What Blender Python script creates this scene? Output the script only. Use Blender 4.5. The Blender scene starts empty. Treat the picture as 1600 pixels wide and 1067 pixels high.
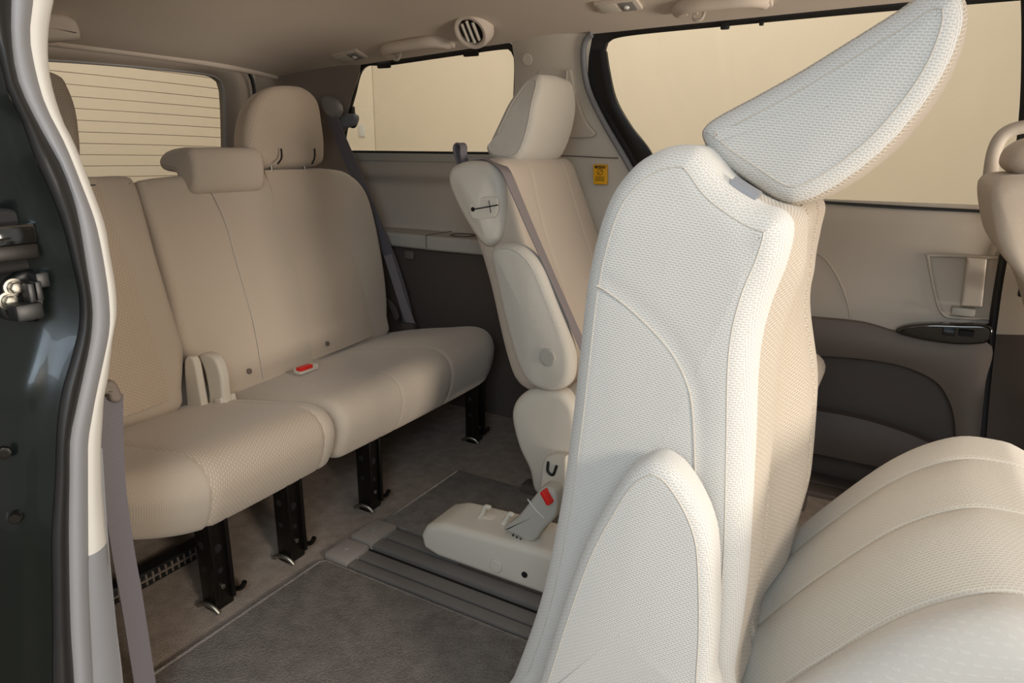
import bpy, math, random
from mathutils import Vector, Matrix

# ------------------------------------------------------------------ camera, world, lights
SC = bpy.context.scene
COL = SC.collection
rad = math.radians

def look_matrix(loc, yaw, pitch, roll):
    cy, sy, cp, sp = math.cos(yaw), math.sin(yaw), math.cos(pitch), math.sin(pitch)
    f = Vector((-sy * cp, cy * cp, -sp)); r = Vector((cy, sy, 0)); u = r.cross(f)
    r2 = r * math.cos(roll) + u * math.sin(roll); u2 = u * math.cos(roll) - r * math.sin(roll)
    return Matrix(((r2.x, u2.x, -f.x, loc[0]), (r2.y, u2.y, -f.y, loc[1]), (r2.z, u2.z, -f.z, loc[2]), (0, 0, 0, 1)))

cd = bpy.data.cameras.new('camera'); cd.lens = 24.0; cd.sensor_width = 36.0; cd.clip_start = 0.02
cam = bpy.data.objects.new('camera', cd); COL.objects.link(cam)
cam.matrix_world = look_matrix((0, 0, 1.0), rad(29.88), rad(15.66), rad(0.5))
SC.camera = cam

w = bpy.data.worlds.new('world'); SC.world = w; w.use_nodes = True
bg = w.node_tree.nodes['Background']; bg.inputs[0].default_value = (1.0, 0.95, 0.88, 1); bg.inputs[1].default_value = 0.55

def area_light(name, loc, target, size, power, color):
    ld = bpy.data.lights.new(name, 'AREA'); ld.shape = 'RECTANGLE'; ld.size, ld.size_y = size
    ld.energy = power; ld.color = color
    o = bpy.data.objects.new(name, ld); COL.objects.link(o); o.location = loc
    o.rotation_euler = (Vector(target) - Vector(loc)).to_track_quat('-Z', 'Y').to_euler()
    return o
# photographer's softboxes outside the open side door; added fill lamps follow for headliner and backdrop
area_light('softbox_side', (0.20, -0.75, 1.5), (-0.35, 0.9, 0.6), (0.8, 0.7), 18.5, (0.71, 0.865, 1.0))
area_light('softbox_key', (3.0, -0.9, 2.3), (-1.4, 1.2, 0.5), (0.6, 0.6), 92, (1.0, 0.89, 0.76))
area_light('ceiling_fill', (2.9, 1.2, 0.45), (-0.7, 1.35, 1.45), (1.2, 0.6), 88, (1.0, 0.89, 0.77))  # added lamp ahead of the cabin, aimed up to brighten the headliner
area_light('backdrop_fill', (-1.5, 3.6, 4.2), (-3.5, 6.0, 1.0), (3.0, 1.0), 100, (1.0, 0.95, 0.87))  # added lamp that only brightens the wall beyond the side windows
area_light('rear_backdrop_fill', (-3.4, 1.2, 4.0), (-6.5, 1.0, 1.2), (2.5, 1.0), 72, (1.0, 0.95, 0.87))  # added lamp to lift the dim wall behind the rear glass
SC.view_settings.view_transform = 'Standard'; SC.view_settings.look = 'None'
SC.view_settings.exposure = 0.06; SC.view_settings.gamma = 1.0; SC.view_settings.use_curve_mapping = False

# ------------------------------------------------------------------ materials
def lin(h):
    h = h.lstrip('#'); c = [int(h[i:i + 2], 16) / 255 for i in (0, 2, 4)]
    return tuple(x / 12.92 if x <= .04045 else ((x + .055) / 1.055) ** 2.4 for x in c) + (1,)

def N(nt, t, **kw):
    n = nt.nodes.new(t)
    for k, v in kw.items(): setattr(n, k, v)
    return n

def base_mat(name, col, rough=.7, metal=0, spec=.5):
    m = bpy.data.materials.new(name); m.use_nodes = True
    b = m.node_tree.nodes['Principled BSDF']
    b.inputs['Base Color'].default_value = lin(col); b.inputs['Roughness'].default_value = rough
    b.inputs['Metallic'].default_value = metal; b.inputs['Specular IOR Level'].default_value = spec
    return m, m.node_tree, b

def grain_mat(name, col, rough=.55, scale=900, bump=.15, spec=.4, var=.06):
    """moulded plastic: fine leather grain bump and a slight colour variation"""
    m, nt, b = base_mat(name, col, rough, 0, spec)
    tc = N(nt, 'ShaderNodeTexCoord'); no = N(nt, 'ShaderNodeTexNoise'); no.inputs['Scale'].default_value = scale; no.inputs['Detail'].default_value = 3
    nt.links.new(tc.outputs['Object'], no.inputs['Vector'])
    bp = N(nt, 'ShaderNodeBump'); bp.inputs['Strength'].default_value = bump; bp.inputs['Distance'].default_value = .0006
    nt.links.new(no.outputs['Fac'], bp.inputs['Height']); nt.links.new(bp.outputs['Normal'], b.inputs['Normal'])
    n2 = N(nt, 'ShaderNodeTexNoise'); n2.inputs['Scale'].default_value = 6
    nt.links.new(tc.outputs['Object'], n2.inputs['Vector'])
    c = lin(col); mx = N(nt, 'ShaderNodeMix', data_type='RGBA')
    mx.inputs['A'].default_value = tuple(x * (1 - var) for x in c[:3]) + (1,); mx.inputs['B'].default_value = tuple(min(1, x * (1 + var)) for x in c[:3]) + (1,)
    nt.links.new(n2.outputs['Fac'], mx.inputs['Factor']); nt.links.new(mx.outputs['Result'], b.inputs['Base Color'])
    return m

def fabric_mat(name, col, col2, bw=.011, rh=.0048, mortar=.0014, bump=.6, rot=0.0, dots=False, warp=.006):
    """woven upholstery laid out in real metres on the UV map: rows of short dashes, or of small dots"""
    m, nt, b = base_mat(name, col, .93, 0, .12)
    b.inputs['Sheen Weight'].default_value = .25; b.inputs['Sheen Roughness'].default_value = .5
    tc = N(nt, 'ShaderNodeTexCoord'); mp = N(nt, 'ShaderNodeMapping'); mp.inputs['Rotation'].default_value = (0, 0, rot)
    nt.links.new(tc.outputs['UV'], mp.inputs['Vector'])
    wn = N(nt, 'ShaderNodeTexNoise'); wn.inputs['Scale'].default_value = 7; wn.inputs['Detail'].default_value = 1
    nt.links.new(mp.outputs[0], wn.inputs['Vector'])
    sc = N(nt, 'ShaderNodeVectorMath', operation='SCALE'); sc.inputs['Scale'].default_value = warp
    nt.links.new(wn.outputs['Color'], sc.inputs[0])
    ad = N(nt, 'ShaderNodeVectorMath', operation='ADD'); nt.links.new(mp.outputs[0], ad.inputs[0]); nt.links.new(sc.outputs[0], ad.inputs[1])
    br = N(nt, 'ShaderNodeTexBrick'); br.offset = .5
    br.inputs['Scale'].default_value = 1; br.inputs['Brick Width'].default_value = bw; br.inputs['Row Height'].default_value = rh
    br.inputs['Mortar Size'].default_value = mortar; br.inputs['Mortar Smooth'].default_value = .7
    br.inputs['Color1'].default_value = lin(col2); br.inputs['Color2'].default_value = lin(col2); br.inputs['Mortar'].default_value = lin(col)
    nt.links.new(ad.outputs[0], br.inputs['Vector'])
    fn = N(nt, 'ShaderNodeTexNoise'); fn.inputs['Scale'].default_value = 1400; fn.inputs['Detail'].default_value = 2
    nt.links.new(tc.outputs['UV'], fn.inputs['Vector'])
    mx = N(nt, 'ShaderNodeMix', data_type='RGBA', blend_type='MULTIPLY'); mx.inputs['Factor'].default_value = .25
    nt.links.new(br.outputs['Color'], mx.inputs['A']); nt.links.new(fn.outputs['Color'], mx.inputs['B'])
    gm = N(nt, 'ShaderNodeMix', data_type='RGBA'); gm.inputs['Factor'].default_value = .5
    nt.links.new(br.outputs['Color'], gm.inputs['A']); nt.links.new(mx.outputs['Result'], gm.inputs['B'])
    nt.links.new(gm.outputs['Result'], b.inputs['Base Color'])
    ma = N(nt, 'ShaderNodeMath', operation='MULTIPLY_ADD'); ma.inputs[1].default_value = .25
    nt.links.new(fn.outputs['Fac'], ma.inputs[0])
    if dots:
        inv = N(nt, 'ShaderNodeMath', operation='SUBTRACT'); inv.inputs[0].default_value = 1
        nt.links.new(br.outputs['Fac'], inv.inputs[1]); nt.links.new(inv.outputs[0], ma.inputs[2])
    else: nt.links.new(br.outputs['Fac'], ma.inputs[2])
    bp = N(nt, 'ShaderNodeBump'); bp.inputs['Strength'].default_value = bump; bp.inputs['Distance'].default_value = .0011
    nt.links.new(ma.outputs[0], bp.inputs['Height']); nt.links.new(bp.outputs['Normal'], b.inputs['Normal'])
    return m

def carpet_mat(name, col, col2, scale=260):
    m, nt, b = base_mat(name, col, 1, 0, .05)
    tc = N(nt, 'ShaderNodeTexCoord'); no = N(nt, 'ShaderNodeTexNoise'); no.inputs['Scale'].default_value = scale; no.inputs['Detail'].default_value = 5
    nt.links.new(tc.outputs['Object'], no.inputs['Vector'])
    n2 = N(nt, 'ShaderNodeTexNoise'); n2.inputs['Scale'].default_value = 28; n2.inputs['Detail'].default_value = 3
    nt.links.new(tc.outputs['Object'], n2.inputs['Vector'])
    av = N(nt, 'ShaderNodeMath', operation='MULTIPLY_ADD'); av.inputs[1].default_value = .5; av.inputs[2].default_value = 0
    nt.links.new(n2.outputs['Fac'], av.inputs[0])
    a2 = N(nt, 'ShaderNodeMath', operation='MULTIPLY_ADD'); a2.inputs[1].default_value = .5
    nt.links.new(no.outputs['Fac'], a2.inputs[0]); nt.links.new(av.outputs[0], a2.inputs[2])
    rp = N(nt, 'ShaderNodeValToRGB'); rp.color_ramp.elements[0].position = .35; rp.color_ramp.elements[1].position = .65
    rp.color_ramp.elements[0].color = lin(col2); rp.color_ramp.elements[1].color = lin(col)
    nt.links.new(a2.outputs[0], rp.inputs['Fac']); nt.links.new(rp.outputs['Color'], b.inputs['Base Color'])
    bp = N(nt, 'ShaderNodeBump'); bp.inputs['Strength'].default_value = .9; bp.inputs['Distance'].default_value = .004
    nt.links.new(no.outputs['Fac'], bp.inputs['Height']); nt.links.new(bp.outputs['Normal'], b.inputs['Normal'])
    return m

def web_mat(name, col, col2):
    """seat belt webbing: fine ribs across the strap (UV in metres)"""
    m, nt, b = base_mat(name, col, .6, 0, .35)
    tc = N(nt, 'ShaderNodeTexCoord'); wv = N(nt, 'ShaderNodeTexWave'); wv.bands_direction = 'X'; wv.inputs['Scale'].default_value = 95; wv.inputs['Distortion'].default_value = .4
    nt.links.new(tc.outputs['UV'], wv.inputs['Vector'])
    mx = N(nt, 'ShaderNodeMix', data_type='RGBA'); mx.inputs['A'].default_value = lin(col); mx.inputs['B'].default_value = lin(col2)
    nt.links.new(wv.outputs['Fac'], mx.inputs['Factor']); nt.links.new(mx.outputs['Result'], b.inputs['Base Color'])
    bp = N(nt, 'ShaderNodeBump'); bp.inputs['Strength'].default_value = .3; bp.inputs['Distance'].default_value = .0005
    nt.links.new(wv.outputs['Fac'], bp.inputs['Height']); nt.links.new(bp.outputs['Normal'], b.inputs['Normal'])
    return m

def glass_mat(name, tint, refl=.05):
    m = bpy.data.materials.new(name); m.use_nodes = True; nt = m.node_tree; nt.nodes.remove(nt.nodes['Principled BSDF'])
    tr = N(nt, 'ShaderNodeBsdfTransparent'); tr.inputs[0].default_value = tint
    gl = N(nt, 'ShaderNodeBsdfGlossy'); gl.inputs['Roughness'].default_value = .02
    fr = N(nt, 'ShaderNodeFresnel'); fr.inputs['IOR'].default_value = 1.35
    mx = N(nt, 'ShaderNodeMixShader'); nt.links.new(fr.outputs[0], mx.inputs[0]); nt.links.new(tr.outputs[0], mx.inputs[1]); nt.links.new(gl.outputs[0], mx.inputs[2])
    nt.links.new(mx.outputs[0], nt.nodes['Material Output'].inputs['Surface'])
    return m

def simple(name, col, rough=.5, metal=0, spec=.5, coat=0):
    m, nt, b = base_mat(name, col, rough, metal, spec); b.inputs['Coat Weight'].default_value = coat
    tc = N(nt, 'ShaderNodeTexCoord'); no = N(nt, 'ShaderNodeTexNoise'); no.inputs['Scale'].default_value = 40; no.inputs['Detail'].default_value = 4
    nt.links.new(tc.outputs['Object'], no.inputs['Vector'])
    mr = N(nt, 'ShaderNodeMapRange'); mr.inputs['To Min'].default_value = max(0, rough - .06); mr.inputs['To Max'].default_value = min(1, rough + .06)
    nt.links.new(no.outputs['Fac'], mr.inputs['Value']); nt.links.new(mr.outputs['Result'], b.inputs['Roughness'])
    return m

MAT = dict(
    dash=fabric_mat('dash_knit_fabric', '#d4d2cd', '#bebab3', bw=.0066, rh=.0031, mortar=.0011, bump=.4, rot=rad(-6)),
    dash_far=fabric_mat('fine_knit_fabric', '#d2ccc0', '#c2baad', bw=.0066, rh=.0033, mortar=.0011, bump=.3),
    rope=fabric_mat('ribbed_knit_fabric', '#c9beae', '#aca08f', bw=.0085, rh=.0046, mortar=.0014, rot=rad(74), bump=.8),
    plain=fabric_mat('smooth_knit_fabric', '#c8baa9', '#c0b1a0', bw=.006, rh=.003, mortar=.0008, bump=.3),
    dot=fabric_mat('dotted_knit_fabric', '#bfad99', '#ebe4d8', bw=.0105, rh=.0055, mortar=.0038, bump=.4, dots=True, warp=.003, rot=rad(12)),
    dot_near=fabric_mat('sparse_dot_fabric', '#cbc7c0', '#dad7d0', bw=.0165, rh=.0095, mortar=.0078, bump=.5, dots=True, warp=.003, rot=rad(20)),
    seam=simple('seam_thread', '#c2bbb0', .9, 0, .1),
    beige=grain_mat('beige_plastic', '#d0c8ba'),
    white=grain_mat('pale_trim_plastic', '#cbc9c3', .5),
    taupe=grain_mat('taupe_trim_plastic', '#8b7f73', .55),
    liner=grain_mat('headliner_cloth', '#d6c9bb', .95, 1500, .5, .1, .03),
    panel=grain_mat('side_trim_plastic', '#c2b8aa', .6),
    shelfm=grain_mat('shelf_plastic', '#aeaaa0', .55),
    dark=grain_mat('charcoal_trim_plastic', '#6b6159', .6),
    darker=grain_mat('deep_grey_trim_plastic', '#514842', .6),
    grey=grain_mat('grey_trim_plastic', '#85868a', .55),
    midgrey=grain_mat('mid_grey_plastic', '#8d8a87', .5),
    railm=grain_mat('rail_cover_plastic', '#6f6a66', .5),
    capm=grain_mat('rail_cap_plastic', '#8f8780', .55),
    rubber=simple('black_rubber', '#1d1c1c', .55),
    blackp=simple('black_plastic', '#161616', .4),
    gloss=simple('gloss_black_plastic', '#0b0b0b', .08, 0, .6, 1),
    paint=simple('dark_green_paint', '#0b110f', .3, 0, .35, .15),
    iron=simple('black_painted_steel', '#17130f', .38, .4),
    steel=simple('zinc_steel', '#9a968c', .42, 1),
    carpet=carpet_mat('rear_carpet', '#a5978b', '#84796f'),
    mat_c=carpet_mat('grey_mat_carpet', '#857f79', '#6b6560'),
    web=web_mat('grey_webbing', '#6c676a', '#59555a'),
    web2=web_mat('light_webbing', '#8a8285', '#77706f'),
    glass=glass_mat('side_glass', (.93, .93, .90, 1)),
    rglass=glass_mat('rear_glass', (.90, .90, .88, 1)),
    wallm=grain_mat('backdrop_wall_paint', '#d9ccb8', .9, 120, .0, .1, .02),
    ground=grain_mat('concrete_ground', '#8d857a', .9, 60, .3, .1, .1),
    red=simple('red_button_plastic', '#d8221c', .35),
    yellow=simple('yellow_label', '#f2b211', .5),
    ink=simple('black_ink', '#181410', .6),
    lens=simple('dome_lamp_lens', '#e8e6de', .15),
    slot=simple('dark_slot', '#0d0b0a', .8),
    line=simple('defroster_line', '#a8977f', .6),
)

# ------------------------------------------------------------------ mesh helpers
ORG = {}
def V(p): return Vector(p)

def empty(name, loc, label=None, cat=None, group=None, kind=None):
    o = bpy.data.objects.new(name, None); COL.objects.link(o); o.location = loc; o.empty_display_size = .05
    ORG[o.name] = Vector(loc); tag(o, label, cat, group, kind)
    return o

def tag(o, label=None, cat=None, group=None, kind=None):
    if label: o['label'] = label
    if cat: o['category'] = cat
    if group: o['group'] = group
    if kind: o['kind'] = kind
    return o

def mk(name, vs, fs, mat, parent=None, uvs=None, mats=None, fmat=None, sharp=40, smooth=True):
    vs = [Vector(v) for v in vs]
    if parent is not None: org = ORG[parent.name]
    else:
        xs = [v.x for v in vs]; ys = [v.y for v in vs]; zs = [v.z for v in vs]
        org = Vector(((min(xs) + max(xs)) / 2, (min(ys) + max(ys)) / 2, min(zs)))
    me = bpy.data.meshes.new(name); me.from_pydata([tuple(v - org) for v in vs], [], fs)
    for k in (mats or [mat]): me.materials.append(MAT[k])
    if fmat:
        for p in me.polygons: p.material_index = fmat(p.center + org, p.index)
    if uvs is not None:
        ul = me.uv_layers.new(name='UVMap')
        flat = [c for face in uvs for uv in face for c in uv]
        ul.data.foreach_set('uv', flat)
    if smooth: me.polygons.foreach_set('use_smooth', [True] * len(me.polygons))
    me.update()
    if smooth and sharp: me.set_sharp_from_angle(angle=rad(sharp))
    o = bpy.data.objects.new(name, me); COL.objects.link(o)
    if parent is not None: o.parent = parent
    else: o.location = org
    ORG[o.name] = org
    return o

def cr(p0, p1, p2, p3, t):
    t2, t3 = t * t, t * t * t
    return .5 * ((2 * p1) + (p2 - p0) * t + (2 * p0 - 5 * p1 + 4 * p2 - p3) * t2 + (3 * p1 - p0 - 3 * p2 + p3) * t3)

def even(pts, n, closed):
    P = pts + [pts[0]] if closed else pts
    L = [0]
    for a, b in zip(P, P[1:]): L.append(L[-1] + (b - a).length)
    out = []; j = 0
    m = n if closed else n - 1
    for i in range(n):
        s = L[-1] * i / m
        while j < len(L) - 2 and L[j + 1] < s: j += 1
        d = L[j + 1] - L[j]
        out.append(P[j].lerp(P[j + 1], (s - L[j]) / d if d > 1e-9 else 0))
    return out

def curve(pts, n, closed=False, sub=10):
    """smooth Catmull-Rom line through the points, resampled evenly"""
    pts = [Vector(p) for p in pts]; k = len(pts); den = []
    rng = range(k) if closed else range(k - 1)
    for i in rng:
        if closed: a, b, c, d = pts[i - 1], pts[i], pts[(i + 1) % k], pts[(i + 2) % k]
        else: a, b, c, d = pts[max(i - 1, 0)], pts[i], pts[i + 1], pts[min(i + 2, k - 1)]
        for s in range(sub): den.append(cr(a, b, c, d, s / sub))
    if not closed: den.append(pts[-1])
    return even(den, n, closed)

def sstep(a, b, x):
    t = max(0, min(1, (x - a) / (b - a))); return t * t * (3 - 2 * t)

def seg_dist(p, line):
    best = 1e9
    for a, b in zip(line, line[1:]):
        ab = b - a; t = max(0, min(1, (p - a).dot(ab) / max(ab.length_squared, 1e-12)))
        best = min(best, (p - a - ab * t).length)
    return best

def pillow(name, outline, nrm, depth, r=.02, rb=None, mat='beige', parent=None, n=96, er=6, grooves=(), gd=.003, gw=.006,
           caps=5, bulge=0.0, disp=None, deform=None, mats=None, fmat=None, smooth_out=True, belly=0.0, body=4, bulge_b=None, sharp=40, edge_groove=0.0, radial=False, seam=None):
    """a cushion-like solid: the outline (3D points on one plane, seen face) is pushed `depth` along nrm with rounded
    edges; grooves are seams round the body, disp(p) pushes the seen face in or out, deform(p) bends the whole."""
    nrm = Vector(nrm).normalized(); rb = r if rb is None else rb
    P = curve(outline, n, True) if smooth_out else even([Vector(p) for p in outline], n, True)
    o0 = sum(P, Vector()) / n
    e1 = Vector((0, 0, 1)).cross(nrm)
    if e1.length < .1: e1 = Vector((1, 0, 0))
    e1 = (e1 - nrm * e1.dot(nrm)).normalized(); e2 = nrm.cross(e1)
    Q = [((p - o0).dot(e1), (p - o0).dot(e2)) for p in P]
    ar = sum(Q[i][0] * Q[(i + 1) % n][1] - Q[(i + 1) % n][0] * Q[i][1] for i in range(n))
    if ar < 0: Q.reverse()
    nor = []
    for i in range(n):
        ax, ay = Q[i - 1]; bx, by = Q[(i + 1) % n]; tx, ty = bx - ax, by - ay; l = math.hypot(tx, ty) or 1
        nor.append((-ty / l, tx / l))          # inward for ccw
    cx, cy = sum(q[0] for q in Q) / n, sum(q[1] for q in Q) / n
    rings = []                                  # (d, inset, cap scale or None)
    for k in range(caps, 0, -1): rings.append((0, r, 1 - (k / (caps + .6)), 'f'))
    if edge_groove: rings.append((edge_groove, r, .985, 'e'))
    for k in range(er + 1):
        a = math.pi / 2 * k / er
        rings.append((r * (1 - math.cos(a)), r * (1 - math.sin(a)), None, 's'))
    ds = sorted(set([r + (depth - r - rb) * k / body for k in range(1, body)]))
    gr = []
    for g in grooves: gr += [(g - gw, 0), (g - gw * .45, gd * .6), (g, gd), (g + gw * .45, gd * .6), (g + gw, 0)]
    bodyr = [(d, 0) for d in ds if all(abs(d - g) > gw * 1.3 for g in grooves)] + gr
    for d, ins in sorted(bodyr):
        if r < d < depth - rb: rings.append((d, ins, None, 'b'))
    for k in range(er + 1):
        a = math.pi / 2 * (1 - k / er)
        rings.append((depth - rb * (1 - math.cos(a)), rb * (1 - math.sin(a)), None, 's'))
    for k in range(1, caps + 1): rings.append((depth, rb, 1 - (k / (caps + .6)), 'r'))
    vs = []; uvp = []
    vacc = 0
    lens = [0]
    for i in range(n): a, b = Q[i], Q[(i + 1) % n]; lens.append(lens[-1] + math.hypot(b[0] - a[0], b[1] - a[1]))
    for d, ins, sc, kind in rings:
        mid = max(0, min(1, d / depth)); bl = belly * math.sin(math.pi * mid)
        for i in range(n):
            if radial and ins > 0:
                rx, ry = cx - Q[i][0], cy - Q[i][1]; rl = math.hypot(rx, ry) or 1; c_ = max(.35, (rx * nor[i][0] + ry * nor[i][1]) / rl)
                k_ = min(ins / c_, rl * .6); x, y = Q[i][0] + rx / rl * k_ - nor[i][0] * bl, Q[i][1] + ry / rl * k_ - nor[i][1] * bl
            else: x, y = Q[i][0] + nor[i][0] * (ins - bl), Q[i][1] + nor[i][1] * (ins - bl)
            dd = d
            if sc is not None:
                x, y = cx + (x - cx) * sc, cy + (y - cy) * sc
                if kind == 'f': dd = d - bulge * (1 - sc ** 2)
                if kind == 'r': dd = d + (bulge if bulge_b is None else bulge_b) * (1 - sc ** 2)
            p = o0 + e1 * x + e2 * y + nrm * dd
            if disp and kind in 'fes' and d < r * 1.01: p = p - nrm * disp(p) * (1 if sc is not None else max(0, 1 - d / max(r, 1e-6)))
            vs.append(p); uvp.append((x, y, dd))
    fs = []; uvs = []; R = len(rings)
    def planar(idx): return (uvp[idx][0], uvp[idx][1])
    for k in range(R - 1):
        flat = rings[k][2] is not None or rings[k + 1][2] is not None or rings[k][3] == 's' and rings[k + 1][3] == 's' and max(rings[k][0], rings[k + 1][0]) <= r * .45
        for i in range(n):
            j = (i + 1) % n; q = (k * n + i, (k + 1) * n + i, (k + 1) * n + j, k * n + j)
            fs.append(q[::-1])
            if flat: u = [planar(x) for x in q]
            else: u = [(lens[i], rings[k][0]), (lens[i], rings[k + 1][0]), (lens[i + 1], rings[k + 1][0]), (lens[i + 1], rings[k][0])]
            uvs.append(u[::-1])
    f0 = list(range(n)); f1 = [(R - 1) * n + i for i in range(n)]
    fs.append(f0); uvs.append([planar(i) for i in f0]); fs.append(f1[::-1]); uvs.append([planar(i) for i in f1[::-1]])
    if deform: vs = [Vector(deform(v)) for v in vs]
    o = mk(name, vs, fs, mat, parent, uvs, mats, fmat, sharp)
    if seam:
        k0 = next(k for k, g in enumerate(rings) if g[3] == 's')
        ring = [vs[(k0 + 1) * n + i] for i in range(n)]
        tube('seam', ring, seam, 'seam', o, n=6, closed=True, smooth=False)
    return o

def tube(name, pts, r, mat, parent=None, n=10, k=None, closed=False, smooth=True, flat=1.0):
    k = k or max(8, len(pts) * 5)
    P = curve(pts, k, closed) if smooth else [Vector(p) for p in pts]
    k = len(P); vs = []; prev = None; rr = r if callable(r) else (lambda t: r)
    for i, p in enumerate(P):
        if closed: t = P[(i + 1) % k] - P[i - 1]
        else: t = P[min(i + 1, k - 1)] - P[max(i - 1, 0)]
        t.normalize()
        if prev is None:
            a = Vector((0, 0, 1)) if abs(t.z) < .9 else Vector((0, 1, 0)); prev = (a - t * a.dot(t)).normalized()
        else: prev = (prev - t * prev.dot(t)).normalized()
        b = t.cross(prev); R_ = rr(i / (k - 1))
        for j in range(n):
            a = 2 * math.pi * j / n; vs.append(p + prev * math.cos(a) * R_ + b * math.sin(a) * R_ * flat)
    fs = []
    for i in range(k if closed else k - 1):
        i2 = (i + 1) % k
        for j in range(n): j2 = (j + 1) % n; fs.append((i * n + j, i * n + j2, i2 * n + j2, i2 * n + j))
    if not closed: fs.append(tuple(range(n))[::-1]); fs.append(tuple((k - 1) * n + j for j in range(n)))
    return mk(name, vs, fs, mat, parent)

def strap(name, pts, wdir, width, mat, parent=None, thick=.0022, k=40, smooth=True):
    """flat webbing along the points; wdir gives the width direction (one vector or one for each point)"""
    P = curve(pts, k) if smooth else [Vector(p) for p in pts]; k = len(P)
    W = curve(wdir, k) if isinstance(wdir, list) else [Vector(wdir)] * k
    vs = []; L = 0; Ls = []
    for i, p in enumerate(P):
        if i: L += (P[i] - P[i - 1]).length
        Ls.append(L)
        t = (P[min(i + 1, k - 1)] - P[max(i - 1, 0)]).normalized()
        w_ = W[i]; w_ = (w_ - t * w_.dot(t)).normalized(); nn = t.cross(w_) * thick / 2; w_ = w_ * width / 2
        vs += [p - w_ - nn, p + w_ - nn, p + w_ + nn, p - w_ + nn]
    fs = []; uvs = []; ww = [0, width, width + .002, 2 * width + .002, 2 * width + .004]
    for i in range(k - 1):
        for j in range(4):
            j2 = (j + 1) % 4; fs.append((i * 4 + j, i * 4 + j2, i * 4 + 4 + j2, i * 4 + 4 + j))
            uvs.append([(Ls[i], ww[j]), (Ls[i], ww[j + 1]), (Ls[i + 1], ww[j + 1]), (Ls[i + 1], ww[j])])
    fs.append((3, 2, 1, 0)); uvs.append([(0, 0)] * 4); b = (k - 1) * 4; fs.append((b, b + 1, b + 2, b + 3)); uvs.append([(0, 0)] * 4)
    return mk(name, vs, fs, mat, parent, uvs, sharp=30)

def strip(name, A, B, mat, parent=None, n=40, m=6, crown=0.0, thick=.006, out=(0, 0, 0), fn=None, smooth=True, mats=None, fmat=None):
    """a solid skin between two edge lines; crown bows it along `out`, thick gives its depth the other way"""
    A = curve(A, n) if smooth else even([V(p) for p in A], n, False)
    B = curve(B, n) if smooth else even([V(p) for p in B], n, False)
    LA = [0]
    for a, b in zip(A, A[1:]): LA.append(LA[-1] + (b - a).length)
    out = Vector(out).normalized(); vs = []; uvp = []
    for lay in (0, 1):
        for i in range(n):
            for j in range(m + 1):
                t = j / m; p = A[i].lerp(B[i], t) + out * (crown * 4 * t * (1 - t))
                if fn and not lay: p = Vector(fn(p, i / (n - 1), t))
                elif fn: p = Vector(fn(p, i / (n - 1), t))
                if lay: p = p - out * thick
                vs.append(p)
                uvp.append((t * (B[i] - A[i]).length, -LA[i]))
    S = n * (m + 1); fs = []
    g = lambda l, i, j: l * S + i * (m + 1) + j
    for i in range(n - 1):
        for j in range(m):
            fs.append((g(0, i, j), g(0, i, j + 1), g(0, i + 1, j + 1), g(0, i + 1, j)))
            fs.append((g(1, i, j), g(1, i + 1, j), g(1, i + 1, j + 1), g(1, i, j + 1)))
    for i in range(n - 1):
        fs.append((g(0, i, 0), g(0, i + 1, 0), g(1, i + 1, 0), g(1, i, 0)))
        fs.append((g(0, i, m), g(1, i, m), g(1, i + 1, m), g(0, i + 1, m)))
    for j in range(m):
        fs.append((g(0, 0, j), g(1, 0, j), g(1, 0, j + 1), g(0, 0, j + 1)))
        fs.append((g(0, n - 1, j), g(0, n - 1, j + 1), g(1, n - 1, j + 1), g(1, n - 1, j)))
    o = mk(name, vs, fs, mat, parent, [[uvp[i] for i in f] for f in fs], mats, fmat, 35)
    import bmesh
    bm = bmesh.new(); bm.from_mesh(o.data); bmesh.ops.recalc_face_normals(bm, faces=bm.faces); bm.to_mesh(o.data); bm.free()
    return o

def box(name, c, s, mat, parent=None, r=.004, rot=None, taper=1.0):
    """a box with rounded edges: centre c, size s, optional rotation matrix, top scaled by taper"""
    import bmesh
    bm = bmesh.new(); bmesh.ops.create_cube(bm, size=1)
    for v in bm.verts:
        k = taper if v.co.z > 0 else 1
        v.co = Vector((v.co.x * s[0] * k, v.co.y * s[1] * k, v.co.z * s[2]))
    r = min(r, min(s) * .45)
    if r > 0: bmesh.ops.bevel(bm, geom=bm.edges[:], offset=r, segments=2, profile=.6, affect='EDGES')
    M_ = rot if rot is not None else Matrix.Identity(3)
    vs = [M_ @ v.co + Vector(c) for v in bm.verts]; fs = [[v.index for v in f.verts] for f in bm.faces]
    bm.free()
    return mk(name, vs, fs, mat, parent)

def disc(name, c, axis, r, h, mat, parent=None, n=28, prof=None):
    """turned part on an axis: prof is a list of (radius share, height share)"""
    axis = Vector(axis).normalized(); a = Vector((0, 0, 1)) if abs(axis.z) < .9 else Vector((1, 0, 0))
    e1 = axis.cross(a).normalized(); e2 = axis.cross(e1)
    prof = prof or [(1, 0), (1, .75), (.93, .95), (.8, 1), (0.3, 1)]
    vs = []
    for pr, ph in prof:
        for j in range(n):
            t = 2 * math.pi * j / n; vs.append(Vector(c) + e1 * math.cos(t) * r * pr + e2 * math.sin(t) * r * pr + axis * h * ph)
    fs = []
    for k in range(len(prof) - 1):
        for j in range(n): j2 = (j + 1) % n; fs.append((k * n + j, k * n + j2, (k + 1) * n + j2, (k + 1) * n + j))
    fs.append(tuple(range(n))[::-1]); fs.append(tuple((len(prof) - 1) * n + j for j in range(n)))
    o = mk(name, vs, fs, mat, parent)
    import bmesh
    bm = bmesh.new(); bm.from_mesh(o.data); bmesh.ops.recalc_face_normals(bm, faces=bm.faces); bm.to_mesh(o.data); bm.free()
    return o

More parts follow.
